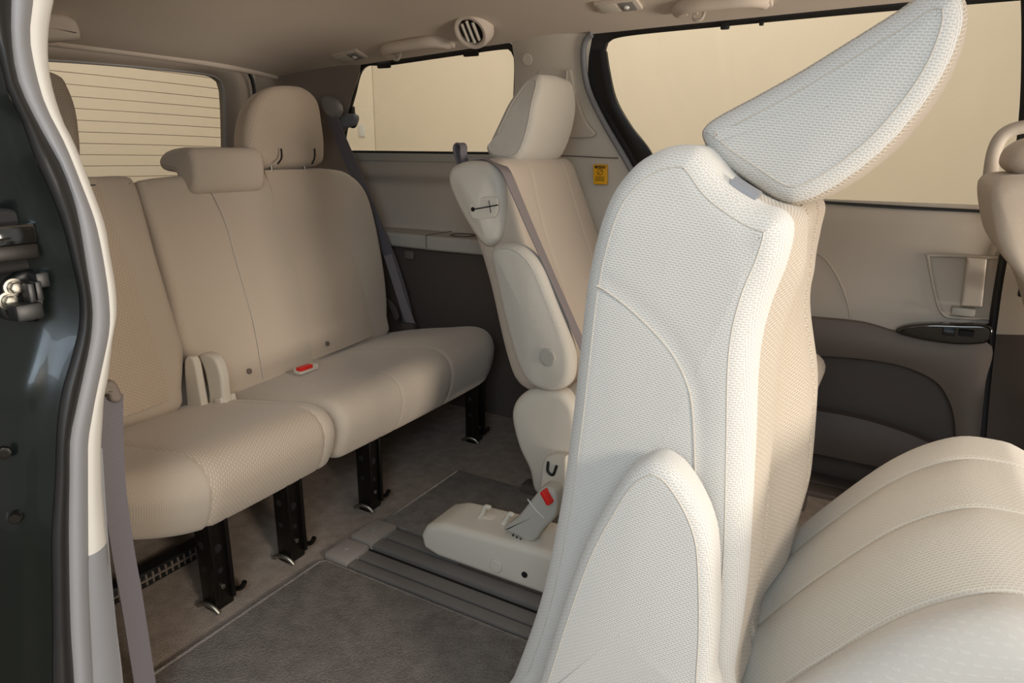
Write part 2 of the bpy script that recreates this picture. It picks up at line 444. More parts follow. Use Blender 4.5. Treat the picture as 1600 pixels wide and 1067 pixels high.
def grid(name, fn, nu, nv, mat, parent=None, thick=(0, 0, .02)):
    """a skin given by fn(u, v) with real thickness along `thick`"""
    vs = []; T = Vector(thick)
    for lay in (0, 1):
        for i in range(nu + 1):
            for j in range(nv + 1): vs.append(Vector(fn(i / nu, j / nv)) + T * lay)
    S = (nu + 1) * (nv + 1); g = lambda l, i, j: l * S + i * (nv + 1) + j; fs = []
    for i in range(nu):
        for j in range(nv):
            fs.append((g(0, i, j), g(0, i, j + 1), g(0, i + 1, j + 1), g(0, i + 1, j))); fs.append((g(1, i, j), g(1, i + 1, j), g(1, i + 1, j + 1), g(1, i, j + 1)))
    for i in range(nu):
        for j in (0, nv): fs.append((g(0, i, j), g(0, i + 1, j), g(1, i + 1, j), g(1, i, j)))
    for j in range(nv):
        for i in (0, nu): fs.append((g(0, i, j), g(0, i, j + 1), g(1, i, j + 1), g(1, i, j)))
    o = mk(name, vs, fs, mat, parent)
    import bmesh
    bm = bmesh.new(); bm.from_mesh(o.data); bmesh.ops.recalc_face_normals(bm, faces=bm.faces); bm.to_mesh(o.data); bm.free()
    return o

def fixnormals(o):
    import bmesh
    bm = bmesh.new(); bm.from_mesh(o.data); bmesh.ops.recalc_face_normals(bm, faces=bm.faces); bm.to_mesh(o.data); bm.free()

YW = lambda z: 2.22 - max(0, z - .85) * .28       # inner face of the far side wall, leaning in above the belt line

# ------------------------------------------------------------------ the place outside: painted wall, ground
def panel_wall(name, x0, x1, y0, y1, z0, z1): return box(name, ((x0 + x1) / 2, (y0 + y1) / 2, (z0 + z1) / 2), (x1 - x0, y1 - y0, z1 - z0), 'wallm', r=.006)
wb = empty('wall_backdrop', (0, 5.6, -.5), kind='structure')
for x0, x1 in ((-9.0, -4.86), (-4.85, 1.2), (1.21, 6.0)):
    box('wall_panel', ((x0 + x1) / 2, 5.65, 1.5), (x1 - x0, .1, 4.0), 'wallm', wb, r=.006)
box('switch_plate', (-5.02, 5.594, 1.18), (.075, .012, .12), 'white', wb, r=.003)
tag(box('wall_rear_backdrop', (-6.5, 1.5, 1.5), (.1, 9.0, 4.0), 'wallm'), kind='structure')
tag(box('ground', (-1.5, 1.0, -.53), (16, 12, .06), 'ground'), kind='structure')

# ------------------------------------------------------------------ floor
FLOOR = empty('floor', (-.7, 1.3, 0), kind='structure')
box('carpet_base', (-.75, 1.31, -.03), (3.7, 1.86, .06), 'carpet', FLOOR, r=.004)
box('floor_mat', (-.28, .757, .007), (1.74, .616, .014), 'mat_c', FLOOR, r=.006)
box('floor_mat', (-.27, 1.46, .007), (1.74, .37, .014), 'mat_c', FLOOR, r=.006)
tube('mat_binding', [(-1.148, .46, .012), (-1.148, 1.05, .012), (-1.135, 1.062, .010), (.5, 1.062, .010)], .005, 'mat_c', FLOOR, smooth=False)
tube('mat_binding', [(-1.138, 1.63, .012), (-1.138, 1.29, .012), (-1.125, 1.28, .010), (.5, 1.28, .010)], .005, 'mat_c', FLOOR, smooth=False)
for (y0, y1, h) in ((1.072, 1.104, .016), (1.112, 1.152, .013), (1.166, 1.206, .02), (1.216, 1.262, .017)):
    box('rail_cover', (-.29, (y0 + y1) / 2, h / 2), (1.6, y1 - y0, h), 'railm', FLOOR, r=.005)
for y in (1.108, 1.211): box('track_slot', (-.29, y, .004), (1.6, .012, .008), 'slot', FLOOR, r=.001)
box('track_slot', (-.29, 1.159, .003), (1.6, .014, .006), 'slot', FLOOR, r=.001)
for (y0, y1) in ((1.070, 1.154), (1.164, 1.266)):
    c = box('rail_end_cap', (-1.115, (y0 + y1) / 2, .013), (.075, y1 - y0, .026), 'capm', FLOOR, r=.007)
    s = disc('screw', (-1.118, (y0 + y1) / 2, .0255), (0, 0, 1), .006, .002, 'midgrey', c, 16)
tube('mat_anchor_ring', [(-.83 + .021 * math.cos(a * .5236), .607 + .021 * math.sin(a * .5236), .017) for a in range(12)], .0035, 'blackp', FLOOR, closed=True, k=30)
for dx in range(2):
    box('step_plate', (-.28, 2.10 + .075 * dx, .009), (1.75, .068, .018), 'darker', FLOOR, r=.005)
# floor vent below the rear bench
fv = tag(empty('floor_vent', (-1.45, .80, 0)), 'black slatted floor vent under the rear bench beside the side trim', 'vent')
R20 = Matrix.Rotation(rad(0), 3, 'Z')
box('vent_frame', (-1.455, .80, .02), (.04, .30, .04), 'blackp', fv, r=.004)
for k in range(17): box('slat', (-1.4335, .665 + k * .0165, .021), (.007, .004, .028), 'dark', fv, r=.001)
box('cross_bar', (-1.432, .80, .021), (.006, .28, .004), 'dark', fv, r=.001)

# ------------------------------------------------------------------ headliner
def ceil_edge(x):
    P = [(-2.3, 1.235), (-2.15, 1.255), (-1.9, 1.300), (-1.23, 1.337), (-.9, 1.343), (.14, 1.360), (1.3, 1.365)]
    for (a, b), (c, d) in zip(P, P[1:]):
        if x <= c: return b + (d - b) * (x - a) / (c - a)
    return 1.365
def ceil_z(x, y):
    zc = 1.435 - .15 * max(0, min(1, (-1.45 - x) / .72)) ** 2.0
    t = max(0, min(1, (abs(y - 1.2425) - .42) / .42))
    z = zc - (zc - ceil_edge(x)) * t ** 1.6
    return z
CEIL = grid('ceiling', lambda u, v: (-2.19 + 3.4 * u, .40 + 1.685 * v, ceil_z(-2.19 + 3.4 * u, .40 + 1.685 * v)), 70, 44, 'liner', None, (0, 0, .03))
tag(CEIL, kind='structure')
tube('headliner_rear_edge', [(-2.19, .42, ceil_z(-2.19, .42)), (-2.195, .8, ceil_z(-2.19, .8)), (-2.195, 1.2, ceil_z(-2.19, 1.2)), (-2.195, 1.6, ceil_z(-2.19, 1.6)), (-2.19, 1.9, ceil_z(-2.19, 1.9)), (-2.19, 2.07, ceil_z(-2.19, 2.07))], .012, 'liner', CEIL, k=30)
pillow('belt_housing', [(-2.020,1.020,1.317),(-2.020,1.101,1.339),(-2.020,1.145,1.332),(-2.020,1.157,1.312),(-2.020,1.157,1.289),(-2.020,1.140,1.277),(-2.020,1.011,1.261)], (-1, 0, 0), .14, .018, mat='liner', parent=CEIL, n=48)

# ------------------------------------------------------------------ rear end: tailgate frame, glass, corner pillars
TG = empty('wall_rear', (-2.35, 1.3, 0), kind='structure')
A = [(-2.340,0.739,1.275),(-2.340,0.950,1.296),(-2.340,1.244,1.311),(-2.340,1.486,1.321),(-2.340,1.725,1.322),(-2.340,1.906,1.303),(-2.340,1.958,1.264),(-2.340,1.967,1.186),(-2.340,1.943,0.977),(-2.340,1.910,0.751),(-2.340,1.880,0.518)]
B = [(-2.340,0.727,1.216),(-2.340,0.939,1.234),(-2.340,1.234,1.252),(-2.340,1.477,1.260),(-2.340,1.718,1.262),(-2.340,1.809,1.257),(-2.340,1.842,1.235),(-2.340,1.845,1.166),(-2.340,1.829,0.989),(-2.340,1.801,0.758),(-2.340,1.773,0.533)]
strip('tailgate_frame', A, B, 'taupe', TG, 60, 6, .012, .03, (1, 0, 0))
tube('tailgate_seal', [(p[0] + .012, p[1], p[2]) for p in [(-2.340,0.739,1.278),(-2.340,0.951,1.299),(-2.340,1.244,1.315),(-2.340,1.487,1.325),(-2.340,1.726,1.328),(-2.340,1.918,1.311),(-2.340,1.971,1.269),(-2.340,1.980,1.186),(-2.340,1.956,0.977),(-2.340,1.923,0.750),(-2.340,1.893,0.516)]], .008, 'rubber', TG, k=60)
tube('window_edge', [(p[0] - .002, p[1], p[2]) for p in [(-2.340,0.727,1.216),(-2.340,0.939,1.234),(-2.340,1.234,1.252),(-2.340,1.477,1.260),(-2.340,1.718,1.262),(-2.340,1.809,1.257),(-2.340,1.842,1.235),(-2.340,1.845,1.166),(-2.340,1.829,0.989),(-2.340,1.801,0.758),(-2.340,1.773,0.533)]], .005, 'midgrey', TG, k=60)
box('tailgate_lower_trim', (-2.36, 1.3, .42), (.05, 1.66, .85), 'midgrey', TG, r=.01)
W3 = empty('window_3', (-2.36, 1.3, .85), kind='structure')
grid('glass_pane', lambda u, v: (-2.375 - .03 * (2 * u - 1) ** 2 * 0 - .02 * (1 - v), .40 + 1.52 * u, .80 + .50 * v), 4, 4, 'rglass', W3, (-.004, 0, 0))
for k in range(13):
    z = .80 + .036 * k + .02
    tube('defroster_line', [(-2.372 - .02 * (1 - (z - .8) / .5), y, z + .010 * (1 - ((y - 1.15) / .75) ** 2)) for y in (.42, .6, .8, 1.0, 1.2, 1.4, 1.6, 1.75, 1.87)], .0011, 'line', W3, n=5, k=14)

# corner pillar between the tailgate and the far quarter window
DP = empty('wall_corner_left', (-2.2, 2.0, 0), kind='structure')
A = [(-2.270,1.955,1.403),(-2.270,1.939,1.241),(-2.270,1.941,1.170),(-2.270,1.918,1.002),(-2.270,1.884,0.756),(-2.270,1.846,0.451),(-2.270,1.813,0.160)]
B = [(-1.86,2.085,1.33)] + [(-1.876,2.095,1.279),(-1.942,2.118,1.196),(-2.007,2.147,1.091),(-2.061,2.177,0.985)] + [(-1.98, 2.2, .70), (-2.0, 2.2, .4), (-2.03, 2.2, .02)]
box('corner_filler', (-2.358, 2.115, .72), (.02, .42, 1.46), 'taupe', TG, r=.004)
box('roof_filler', (-2.358, 1.3, 1.42), (.02, 2.06, .18), 'taupe', TG, r=.004)
strip('corner_pillar_trim', A, B, 'taupe', DP, 50, 10, .02, .02, (.6, -.8, 0))

# ------------------------------------------------------------------ far side wall behind the sliding door
WL = empty('wall_left', (-1.4, 2.2, 0), kind='structure')
def wgrid(name, x0, x1, z0, z1, mat, off=0.0, nu=16, nv=12, fn=None, parent=None, xf=None, th=.03):
    def f(u, v):
        x = x0 + (x1 - x0) * u; z = z0 + (z1 - z0) * v
        y = YW(z) + off
        if fn: y += fn(x, z)
        return (x, y, z)
    return grid(name, f, nu, nv, mat, parent, (0, th, 0))
# quarter trim: sill, recessed panel, shelf with cup holder, charcoal lower trim
wgrid('upper_trim', -2.08, -.86, .66, .968, 'panel', 0, 50, 24, lambda x, z: .022 * sstep(-2.03, -1.99, x + .35 * (z - .7)) * sstep(-1.20, -1.25, x) * sstep(.90, .87, z) * sstep(.66, .70, z) - .0, WL)
wgrid('belt_sill', -2.08, -1.18, .955, .984, 'shelfm', -.012, 20, 3, None, WL, th=.05)
tube('sill_seal', [(x, YW(.985) + .012, .987) for x in (-2.05, -1.7, -1.4, -1.2)], .006, 'rubber', WL, smooth=False)
SH = pillow('side_shelf', [(-2.05, 2.235, .688), (-1.15, 2.235, .688), (-1.15, 2.10, .688), (-1.30, 2.07, .688), (-1.56, 2.065, .688), (-1.585, 2.07, .688), (-1.80, 2.08, .688), (-2.05, 2.10, .688)], (0, 0, -1), .055, .012, mat='shelfm', parent=WL, n=90, smooth_out=False)
disc('cup_holder', (-1.45, 2.145, .6885), (0, 0, 1), .045, .004, 'dark', SH, 32, [(1.0, -.2), (1.06, .6), (1, 1), (.92, .6), (.90, -6), (.3, -6.2)])
tube('shelf_joint', [(-1.565, 2.235, .689), (-1.565, 2.07, .689), (-1.562, 2.063, .676), (-1.56, 2.063, .64)], .0016, 'dark', SH, n=6, smooth=False)
wgrid('lower_trim', -2.08, -.80, .0, .64, 'darker', -.11, 20, 10, lambda x, z: .03 * (1 - z / .64), WL, th=.12)
box('bag_hook', (-1.672,2.102,0.603) , (.042, .012, .032), 'dark', WL, r=.004)
# pillar between quarter window and sliding door
A = [(-1.207,2.070,1.386),(-1.207,2.088,1.322),(-1.207,2.101,1.274),(-1.224,2.129,1.176),(-1.247,2.157,1.074),(-1.265,2.180,0.992)] + [(-1.20, 2.195, .94), (-1.16, 2.21, .88), (-1.1, 2.215, .6), (-1.1, 2.21, .3), (-1.1, 2.2, .05)]
B = [(-0.916,2.078,1.355),(-0.933,2.092,1.306),(-0.943,2.105,1.261),(-0.946,2.121,1.203),(-0.934,2.142,1.130),(-0.886,2.166,1.042),(-0.837,2.187,0.968),(-0.804,2.215,0.869),(-0.782,2.220,0.743),(-0.750,2.220,0.594),(-0.726,2.220,0.394),(-0.708,2.220,0.114),(-0.704,2.220,-0.135)]
strip('pillar_trim', A, B, 'beige', WL, 60, 12, .02, .03, (0, -1, 0))
rec = pillow('belt_guide_cover', [(-1.116,2.085,1.245),(-1.010,2.085,1.248),(-0.993,2.087,1.239),(-0.982,2.107,1.168),(-0.955,2.129,1.091),(-0.925,2.141,1.045),(-1.041,2.143,1.039),(-1.113,2.142,1.041),(-1.133,2.122,1.113)], (0, 1, .25), .02, .006, mat='beige', parent=WL, n=60)
tube('cover_ridge', [(-1.005,2.083,1.243),(-1.017,2.098,1.188),(-1.034,2.112,1.140),(-1.048,2.125,1.092)], .004, 'beige', rec, k=14)
tube('pillar_joint', [(-1.077,2.162,0.983),(-1.001,2.162,0.982),(-0.909,2.163,0.979),(-0.851,2.163,0.978)], .0018, 'dark', WL, n=6, k=12)
disc('pillar_cap', (-1.147,2.081,1.283), (0, -1, -.25), .019, .004, 'beige', WL)
st = pillow('caution_label', [(-0.939,2.166,0.956),(-0.891,2.166,0.957),(-0.888,2.166,0.893),(-0.936,2.166,0.892)], (0, 1, 0), .012, .001, mat='yellow', parent=WL, smooth_out=False, n=40, er=2)
LX, LZ = ((-0.913,2.166,0.926))[0], ((-0.913,2.166,0.926))[2]
box('caution_strip', (LX, 2.1655, LZ + .0225), (.038, .002, .0085), 'ink', st, r=0)
tube('emblem_ring', [(LX + .0095 * math.cos(a * .6283), 2.1653, LZ + .006 + .0095 * math.sin(a * .6283)) for a in range(10)], .0009, 'ink', st, n=5, closed=True, k=20)
tube('emblem_stroke', [(LX - .006, 2.1653, LZ), (LX + .001, 2.1653, LZ + .008), (LX + .006, 2.1653, LZ + .012)], .0009, 'ink', st, n=5, k=6)
for k in range(3): box('text_line', (LX, 2.1655, LZ - .010 - .0055 * k), (.032, .0015, .0016), 'ink', st, r=0)
def words(name, s, loc, rot, size, mat, parent):
    cu = bpy.data.curves.new(name, 'FONT'); cu.body = s; cu.size = size; cu.align_x = 'CENTER'; cu.align_y = 'CENTER'; cu.extrude = .0003
    me = bpy.data.meshes.new_from_object(bpy.data.objects.new(name, cu)); me.materials.clear(); me.materials.append(MAT[mat])
    o = bpy.data.objects.new(name, me); COL.objects.link(o); o.parent = parent; o.location = Vector(loc) - ORG[parent.name]; o.rotation_euler = rot; ORG[o.name] = ORG[parent.name]
    return o
words('caution_lettering', 'CAUTION', (LX + .003, 2.1642, LZ + .0225), (rad(90), 0, 0), .0072, 'yellow', st)

# quarter window: glass, black border, opening latch
W1 = empty('window_1', (-1.6, 2.15, .99), kind='structure')
pillow('glass_pane', [(-1.932,2.110,1.315),(-1.479,2.108,1.321),(-1.243,2.104,1.335),(-1.207,2.110,1.314),(-1.223,2.148,1.178),(-1.264,2.203,0.983),(-1.553,2.204,0.980),(-2.108,2.204,0.979),(-2.129,2.198,1.000),(-2.034,2.155,1.153)], (0, 1, .28), .005, .001, mat='glass', parent=W1, n=60, smooth_out=False, er=2)
A = [(-1.250,2.191,0.983),(-1.216,2.137,1.177),(-1.198,2.106,1.284),(-1.204,2.096,1.320),(-1.236,2.091,1.339),(-1.469,2.094,1.328),(-1.759,2.099,1.312),(-1.911,2.100,1.306),(-1.993,2.130,1.199),(-2.060,2.157,1.105),(-2.136,2.189,0.989)]
B = [(-1.269,2.193,0.990),(-1.233,2.140,1.177),(-1.215,2.112,1.279),(-1.220,2.103,1.310),(-1.246,2.100,1.321),(-1.476,2.103,1.310),(-1.737,2.107,1.296),(-1.868,2.108,1.292),(-1.947,2.135,1.198),(-2.012,2.161,1.104),(-2.080,2.194,0.985)]
strip('black_border', A, B, 'rubber', W1, 70, 2, .002, .012, (0, -1, -.28))
box('window_clip', (-1.757,2.095,1.296), (.06, .012, .020), 'blackp', W1, r=.005)
box('window_clip', (-1.371,2.090,1.315), (.06, .012, .020), 'blackp', W1, r=.005)
lt = pillow('latch_mount', [(-1.965,2.123,1.162),(-1.960,2.129,1.138),(-1.948,2.139,1.103),(-1.966,2.146,1.079),(-1.991,2.145,1.084),(-2.041,2.143,1.089),(-2.038,2.136,1.116),(-2.006,2.131,1.132)], (0, 1, 0), .018, .004, mat='blackp', parent=W1, n=40)
pillow('latch_lever', [(-2.010,2.103,1.124),(-1.964,2.101,1.132),(-1.927,2.103,1.125),(-1.932,2.111,1.097),(-1.964,2.115,1.083),(-2.016,2.116,1.078)], (0, 1, 0), .03, .008, mat='grey', parent=W1, n=40)

# ------------------------------------------------------------------ far sliding door
D1 = empty('door_1', (-.3, 2.2, 0), kind='structure')
wgrid('upper_panel', -.92, .245, .47, .868, 'panel', 0, 40, 20, lambda x, z: .025 * sstep(.825, .868, z) - .012 * sstep(.70, .84, z) + .006 * sstep(.50, .47, z), D1)
tube('speaker_ridge', [(-0.254,2.219,0.723),(-0.201,2.219,0.695),(-0.155,2.219,0.632),(-0.125,2.219,0.568),(-0.109,2.219,0.515)], .0035, 'panel', D1, k=24)
A = [(-0.379,2.190,0.512),(-0.212,2.190,0.519),(-0.082,2.190,0.521),(0.011,2.190,0.505),(0.122,2.190,0.496),(0.236,2.190,0.504),(0.243,2.190,0.392),(0.256,2.190,0.243),(0.268,2.190,0.128)]
B = [(-0.366,2.190,0.384),(-0.199,2.190,0.403),(-0.077,2.190,0.414),(0.040,2.190,0.410),(0.127,2.190,0.379),(0.170,2.190,0.325),(0.191,2.190,0.268),(0.206,2.190,0.192),(0.219,2.190,0.105)]
strip('armrest_band', A, B, 'dark', D1, 60, 6, .014, .03, (0, -1, 0))
wgrid('pocket_back', -.92, .25, .0, .50, 'darker', .018, 6, 6, None, D1)
A = [(-0.385,2.160,0.232),(-0.194,2.160,0.240),(-0.035,2.160,0.238),(0.101,2.160,0.215),(0.185,2.160,0.183)]; B = [(-0.368,2.140,0.099),(-0.176,2.140,0.109),(-0.016,2.140,0.108),(0.117,2.140,0.107),(0.197,2.140,0.101)]
strip('pocket_front', A, B, 'darker', D1, 30, 5, .01, .04, (0, -1, 0))
hr = pillow('handle_recess', [(0.058,2.218,0.726),(0.218,2.218,0.732),(0.231,2.218,0.671),(0.233,2.218,0.575),(0.202,2.218,0.567),(0.120,2.218,0.564),(0.098,2.218,0.604)], (0, 1, 0), .012, .004, mat='panel', parent=D1, n=60, disp=lambda p: -.004)
tube('recess_lip', [(0.217,2.214,0.735),(0.066,2.214,0.729),(0.059,2.214,0.721),(0.096,2.214,0.608),(0.117,2.214,0.570),(0.143,2.214,0.562),(0.230,2.214,0.570)], .0045, 'panel', D1, k=50)
pillow('pull_handle', [(0.146,2.185,0.734),(0.191,2.185,0.734),(0.201,2.185,0.604),(0.153,2.185,0.602)], (0, 1, 0), .028, .005, mat='panel', parent=D1, n=80, smooth_out=False, radial=True, caps=2)
box('handle_foot', (0.161,2.200,0.585), (.055, .03, .022), 'shelfm', D1, r=.005)
sw = pillow('switch_panel', [(0.009,2.165,0.512),(0.027,2.165,0.531),(0.083,2.165,0.546),(0.157,2.165,0.554),(0.226,2.165,0.558),(0.230,2.165,0.517),(0.195,2.165,0.501),(0.137,2.165,0.495),(0.060,2.165,0.499)], (0, 1, .1), .03, .008, mat='gloss', parent=D1, n=60)
box('window_switch', (0.135,2.158,0.531), (.03, .02, .016), 'blackp', sw, r=.004)
box('switch_recess', (0.175,2.160,0.533), (.035, .016, .014), 'slot', sw, r=.002)
W2 = empty('window_2', (-.3, 2.15, .86), kind='structure')
grid('glass_pane', lambda u, v: (-1.0 + 1.3 * u, YW(.84 + .52 * v) + .03, .84 + .52 * v), 2, 8, 'glass', W2, (0, .005, 0))
A = [(-0.779,2.214,0.870),(-0.833,2.189,0.959),(-0.903,2.153,1.091),(-0.949,2.125,1.188),(-0.960,2.105,1.262),(-0.956,2.091,1.312),(-0.934,2.082,1.343),(-0.887,2.080,1.350),(-0.770,2.079,1.352),(-0.519,2.079,1.353),(-0.149,2.078,1.357),(0.267,2.078,1.357)]
B = [(-0.714,2.226,0.872),(-0.762,2.190,1.000),(-0.817,2.170,1.071),(-0.864,2.147,1.152),(-0.883,2.123,1.238),(-0.892,2.109,1.289),(-0.886,2.102,1.313),(-0.860,2.098,1.327),(-0.775,2.097,1.334),(-0.522,2.095,1.338),(-0.148,2.094,1.343),(0.272,2.094,1.344)]
strip('black_border', A, B, 'rubber', W2, 80, 4, .004, .02, (0, -1, -.28))
strip('run_channel', [(-0.919,2.091,1.296),(-0.921,2.106,1.242),(-0.907,2.127,1.167),(-0.868,2.149,1.090),(-0.814,2.173,1.002),(-0.774,2.196,0.922)], [(-0.880,2.094,1.294),(-0.873,2.110,1.236),(-0.855,2.134,1.151),(-0.805,2.156,1.070),(-0.752,2.174,1.006),(-0.712,2.197,0.924)], 'blackp', W2, 30, 3, .005, .012, (0, -1, 0))
tube('opening_lip', [(-0.774,2.200,0.871),(-0.825,2.173,0.968),(-0.895,2.140,1.086),(-0.941,2.113,1.183),(-0.952,2.092,1.257),(-0.948,2.078,1.307),(-0.935,2.071,1.331),(-0.918,2.069,1.340)], .0095, 'grey', W2, k=50)
strip('sill_seal', [(-0.384,2.220,0.873),(-0.248,2.220,0.865),(-0.040,2.220,0.860),(0.186,2.220,0.857)], [(-0.383,2.215,0.866),(-0.247,2.215,0.858),(-0.039,2.215,0.851),(0.187,2.215,0.850)], 'rubber', W2, 20, 2, .002, .01, (0, -1, 0))
box('window_clip', (-0.522,2.083,1.338), (.024, .014, .02), 'blackp', W2, r=.004)
box('window_clip', (-0.425,2.084,1.337), (.012, .01, .012), 'blackp', W2, r=.003)
# pillar behind the front seat
BP = empty('wall_pillar_front', (.35, 2.2, 0), kind='structure')
strip('door_seal', [(0.142,2.065,1.367),(0.165,2.095,1.262),(0.194,2.142,1.092),(0.216,2.208,0.857),(0.219,2.210,0.689),(0.226,2.210,0.531),(0.243,2.210,0.310),(0.268,2.210,0.079)], [(0.196,2.057,1.360),(0.218,2.086,1.257),(0.238,2.132,1.091),(0.239,2.197,0.859),(0.239,2.200,0.692),(0.245,2.200,0.536),(0.263,2.200,0.318),(0.287,2.200,0.089)], 'rubber', BP, 40, 4, .008, .02, (-.3, -1, 0))
strip('pillar_upper_trim', [(0.201,2.190,1.357),(0.237,2.190,1.094),(0.237,2.190,0.860),(0.236,2.190,0.694),(0.244,2.190,0.534)], [(0.352,2.160,1.338),(0.400,2.160,1.090),(0.419,2.160,0.871),(0.424,2.160,0.716),(0.433,2.160,0.568)], 'panel', BP, 30, 5, .012, .02, (-.2, -1, 0))
strip('pillar_lower_trim', [(0.244,2.190,0.536),(0.262,2.190,0.321),(0.287,2.190,0.093),(0.309,2.190,-0.106)], [(0.433,2.160,0.569),(0.451,2.160,0.369),(0.477,2.160,0.158),(0.497,2.160,-0.027)], 'darker', BP, 24, 5, .012, .02, (-.2, -1, 0))
box('belt_button', (0.277,2.150,0.670), (.02, .02, .045), 'blackp', BP, r=.005)

# ------------------------------------------------------------------ right side: door jamb seen edge-on at the photographer's side
RW = empty('wall_right', (-1.2, .45, 0), kind='structure')
zsX = -.97
wi = [[(-0.996,0.565,1.297),(-0.996,0.551,1.228),(-0.996,0.540,1.181),(-0.996,0.530,1.152),(-0.996,0.522,1.113),(-0.996,0.521,1.075),(-0.996,0.528,1.031),(-0.996,0.538,1.003),(-0.996,0.551,0.948),(-0.996,0.562,0.893),(-0.996,0.563,0.852),(-0.996,0.564,0.803),(-0.996,0.560,0.763),(-0.996,0.548,0.726),(-0.996,0.533,0.670),(-0.996,0.523,0.643),(-0.996,0.513,0.597),(-0.996,0.507,0.567),(-0.996,0.498,0.498),(-0.996,0.492,0.415)],
      [(-0.978,0.532,1.285),(-0.978,0.516,1.219),(-0.978,0.506,1.174),(-0.978,0.495,1.131),(-0.978,0.495,1.090),(-0.978,0.500,1.050),(-0.978,0.516,1.003),(-0.978,0.529,0.950),(-0.978,0.540,0.896),(-0.978,0.543,0.828),(-0.978,0.541,0.777),(-0.978,0.535,0.742),(-0.978,0.520,0.700),(-0.978,0.502,0.653),(-0.978,0.484,0.600),(-0.978,0.480,0.582),(-0.978,0.468,0.506),(-0.978,0.455,0.419)]]
gi = [[(-0.966,0.502,1.275),(-0.966,0.485,1.211),(-0.966,0.475,1.167),(-0.966,0.468,1.127),(-0.966,0.466,1.086),(-0.966,0.472,1.054),(-0.966,0.487,1.011),(-0.966,0.501,0.973),(-0.966,0.511,0.916),(-0.966,0.512,0.834),(-0.966,0.511,0.784),(-0.966,0.502,0.741),(-0.966,0.486,0.697),(-0.966,0.464,0.639),(-0.966,0.453,0.608),(-0.966,0.443,0.551),(-0.966,0.429,0.469),(-0.966,0.410,0.336),(-0.966,0.400,0.242),(-0.966,0.382,0.102)]]
go = [(-0.978,0.532,1.285),(-0.978,0.516,1.219),(-0.978,0.506,1.174),(-0.978,0.495,1.131),(-0.978,0.495,1.090),(-0.978,0.500,1.050),(-0.978,0.516,1.003),(-0.978,0.529,0.950),(-0.978,0.540,0.896),(-0.978,0.543,0.828),(-0.978,0.541,0.777),(-0.978,0.535,0.742),(-0.978,0.520,0.700),(-0.978,0.502,0.653),(-0.978,0.484,0.600),(-0.978,0.472,0.535),(-0.978,0.455,0.419),(-0.978,0.445,0.346),(-0.978,0.430,0.213),(-0.978,0.412,0.067)]
so = [(-0.955,0.445,1.259),(-0.955,0.438,1.199),(-0.955,0.436,1.153),(-0.955,0.442,1.120),(-0.955,0.446,1.100),(-0.955,0.448,1.063),(-0.955,0.458,1.031),(-0.955,0.466,0.985),(-0.955,0.477,0.943),(-0.955,0.485,0.902),(-0.955,0.489,0.855),(-0.955,0.491,0.806),(-0.955,0.484,0.764),(-0.955,0.468,0.724),(-0.955,0.449,0.682),(-0.955,0.435,0.634),(-0.955,0.421,0.563),(-0.955,0.404,0.486),(-0.955,0.388,0.382),(-0.955,0.370,0.270),(-0.955,0.350,0.138)]
strip('pillar_trim', wi[0], wi[1], 'white', RW, 60, 5, .006, .012, (1, -.3, 0))
strip('door_lip', go, gi[0], 'grey', RW, 60, 6, .010, .012, (1, -.4, 0))
strip('lower_pillar_trim', [(-0.998,0.494,0.416),(-0.998,0.491,0.365),(-0.998,0.486,0.272),(-0.998,0.478,0.166),(-0.998,0.461,0.009)], [(-0.979,0.456,0.419),(-0.979,0.444,0.346),(-0.979,0.428,0.214),(-0.979,0.408,0.070),(-0.979,0.392,-0.042)], 'grey', RW, 30, 5, .006, .012, (1, -.3, 0))
box('trim_joint', (-0.995,0.545,0.948), (.004, .022, .0018), 'slot', RW, r=0)
strip('door_seal', gi[0], so, 'rubber', RW, 60, 8, .016, .012, (1, -.4, 0))
# painted jamb, with a recess for the latch
pin = [(p[0] - .002, p[1], p[2]) for p in so]
pout = [(-1.100,0.440,1.278),(-1.100,0.428,1.214),(-1.100,0.420,1.170),(-1.100,0.412,1.125),(-1.100,0.406,1.096),(-1.100,0.399,1.058),(-1.100,0.394,1.030),(-1.100,0.385,0.984),(-1.100,0.377,0.943),(-1.100,0.370,0.904),(-1.100,0.362,0.859),(-1.100,0.353,0.814),(-1.100,0.346,0.774),(-1.100,0.339,0.734),(-1.100,0.331,0.691),(-1.100,0.322,0.643),(-1.100,0.309,0.574),(-1.100,0.295,0.498),(-1.100,0.276,0.399),(-1.100,0.256,0.292),(-1.100,0.233,0.168)]
def jamb(p, u, t):
    x, y, z = p
    ridge = .035 * math.exp(-((t - .28) / .14) ** 2) - .03 * math.exp(-((t - .62) / .2) ** 2)
    dent = -.03 * math.exp(-((z - .80) / .06) ** 2 - ((t - .55) / .25) ** 2) + .012 * math.exp(-((z - .69) / .025) ** 2 - ((t - .5) / .25) ** 2)
    return (x + ridge * .35 + dent, y, z)
strip('painted_jamb', pin, pout, 'paint', RW, 90, 24, .0, .012, (1, -.4, 0), jamb)
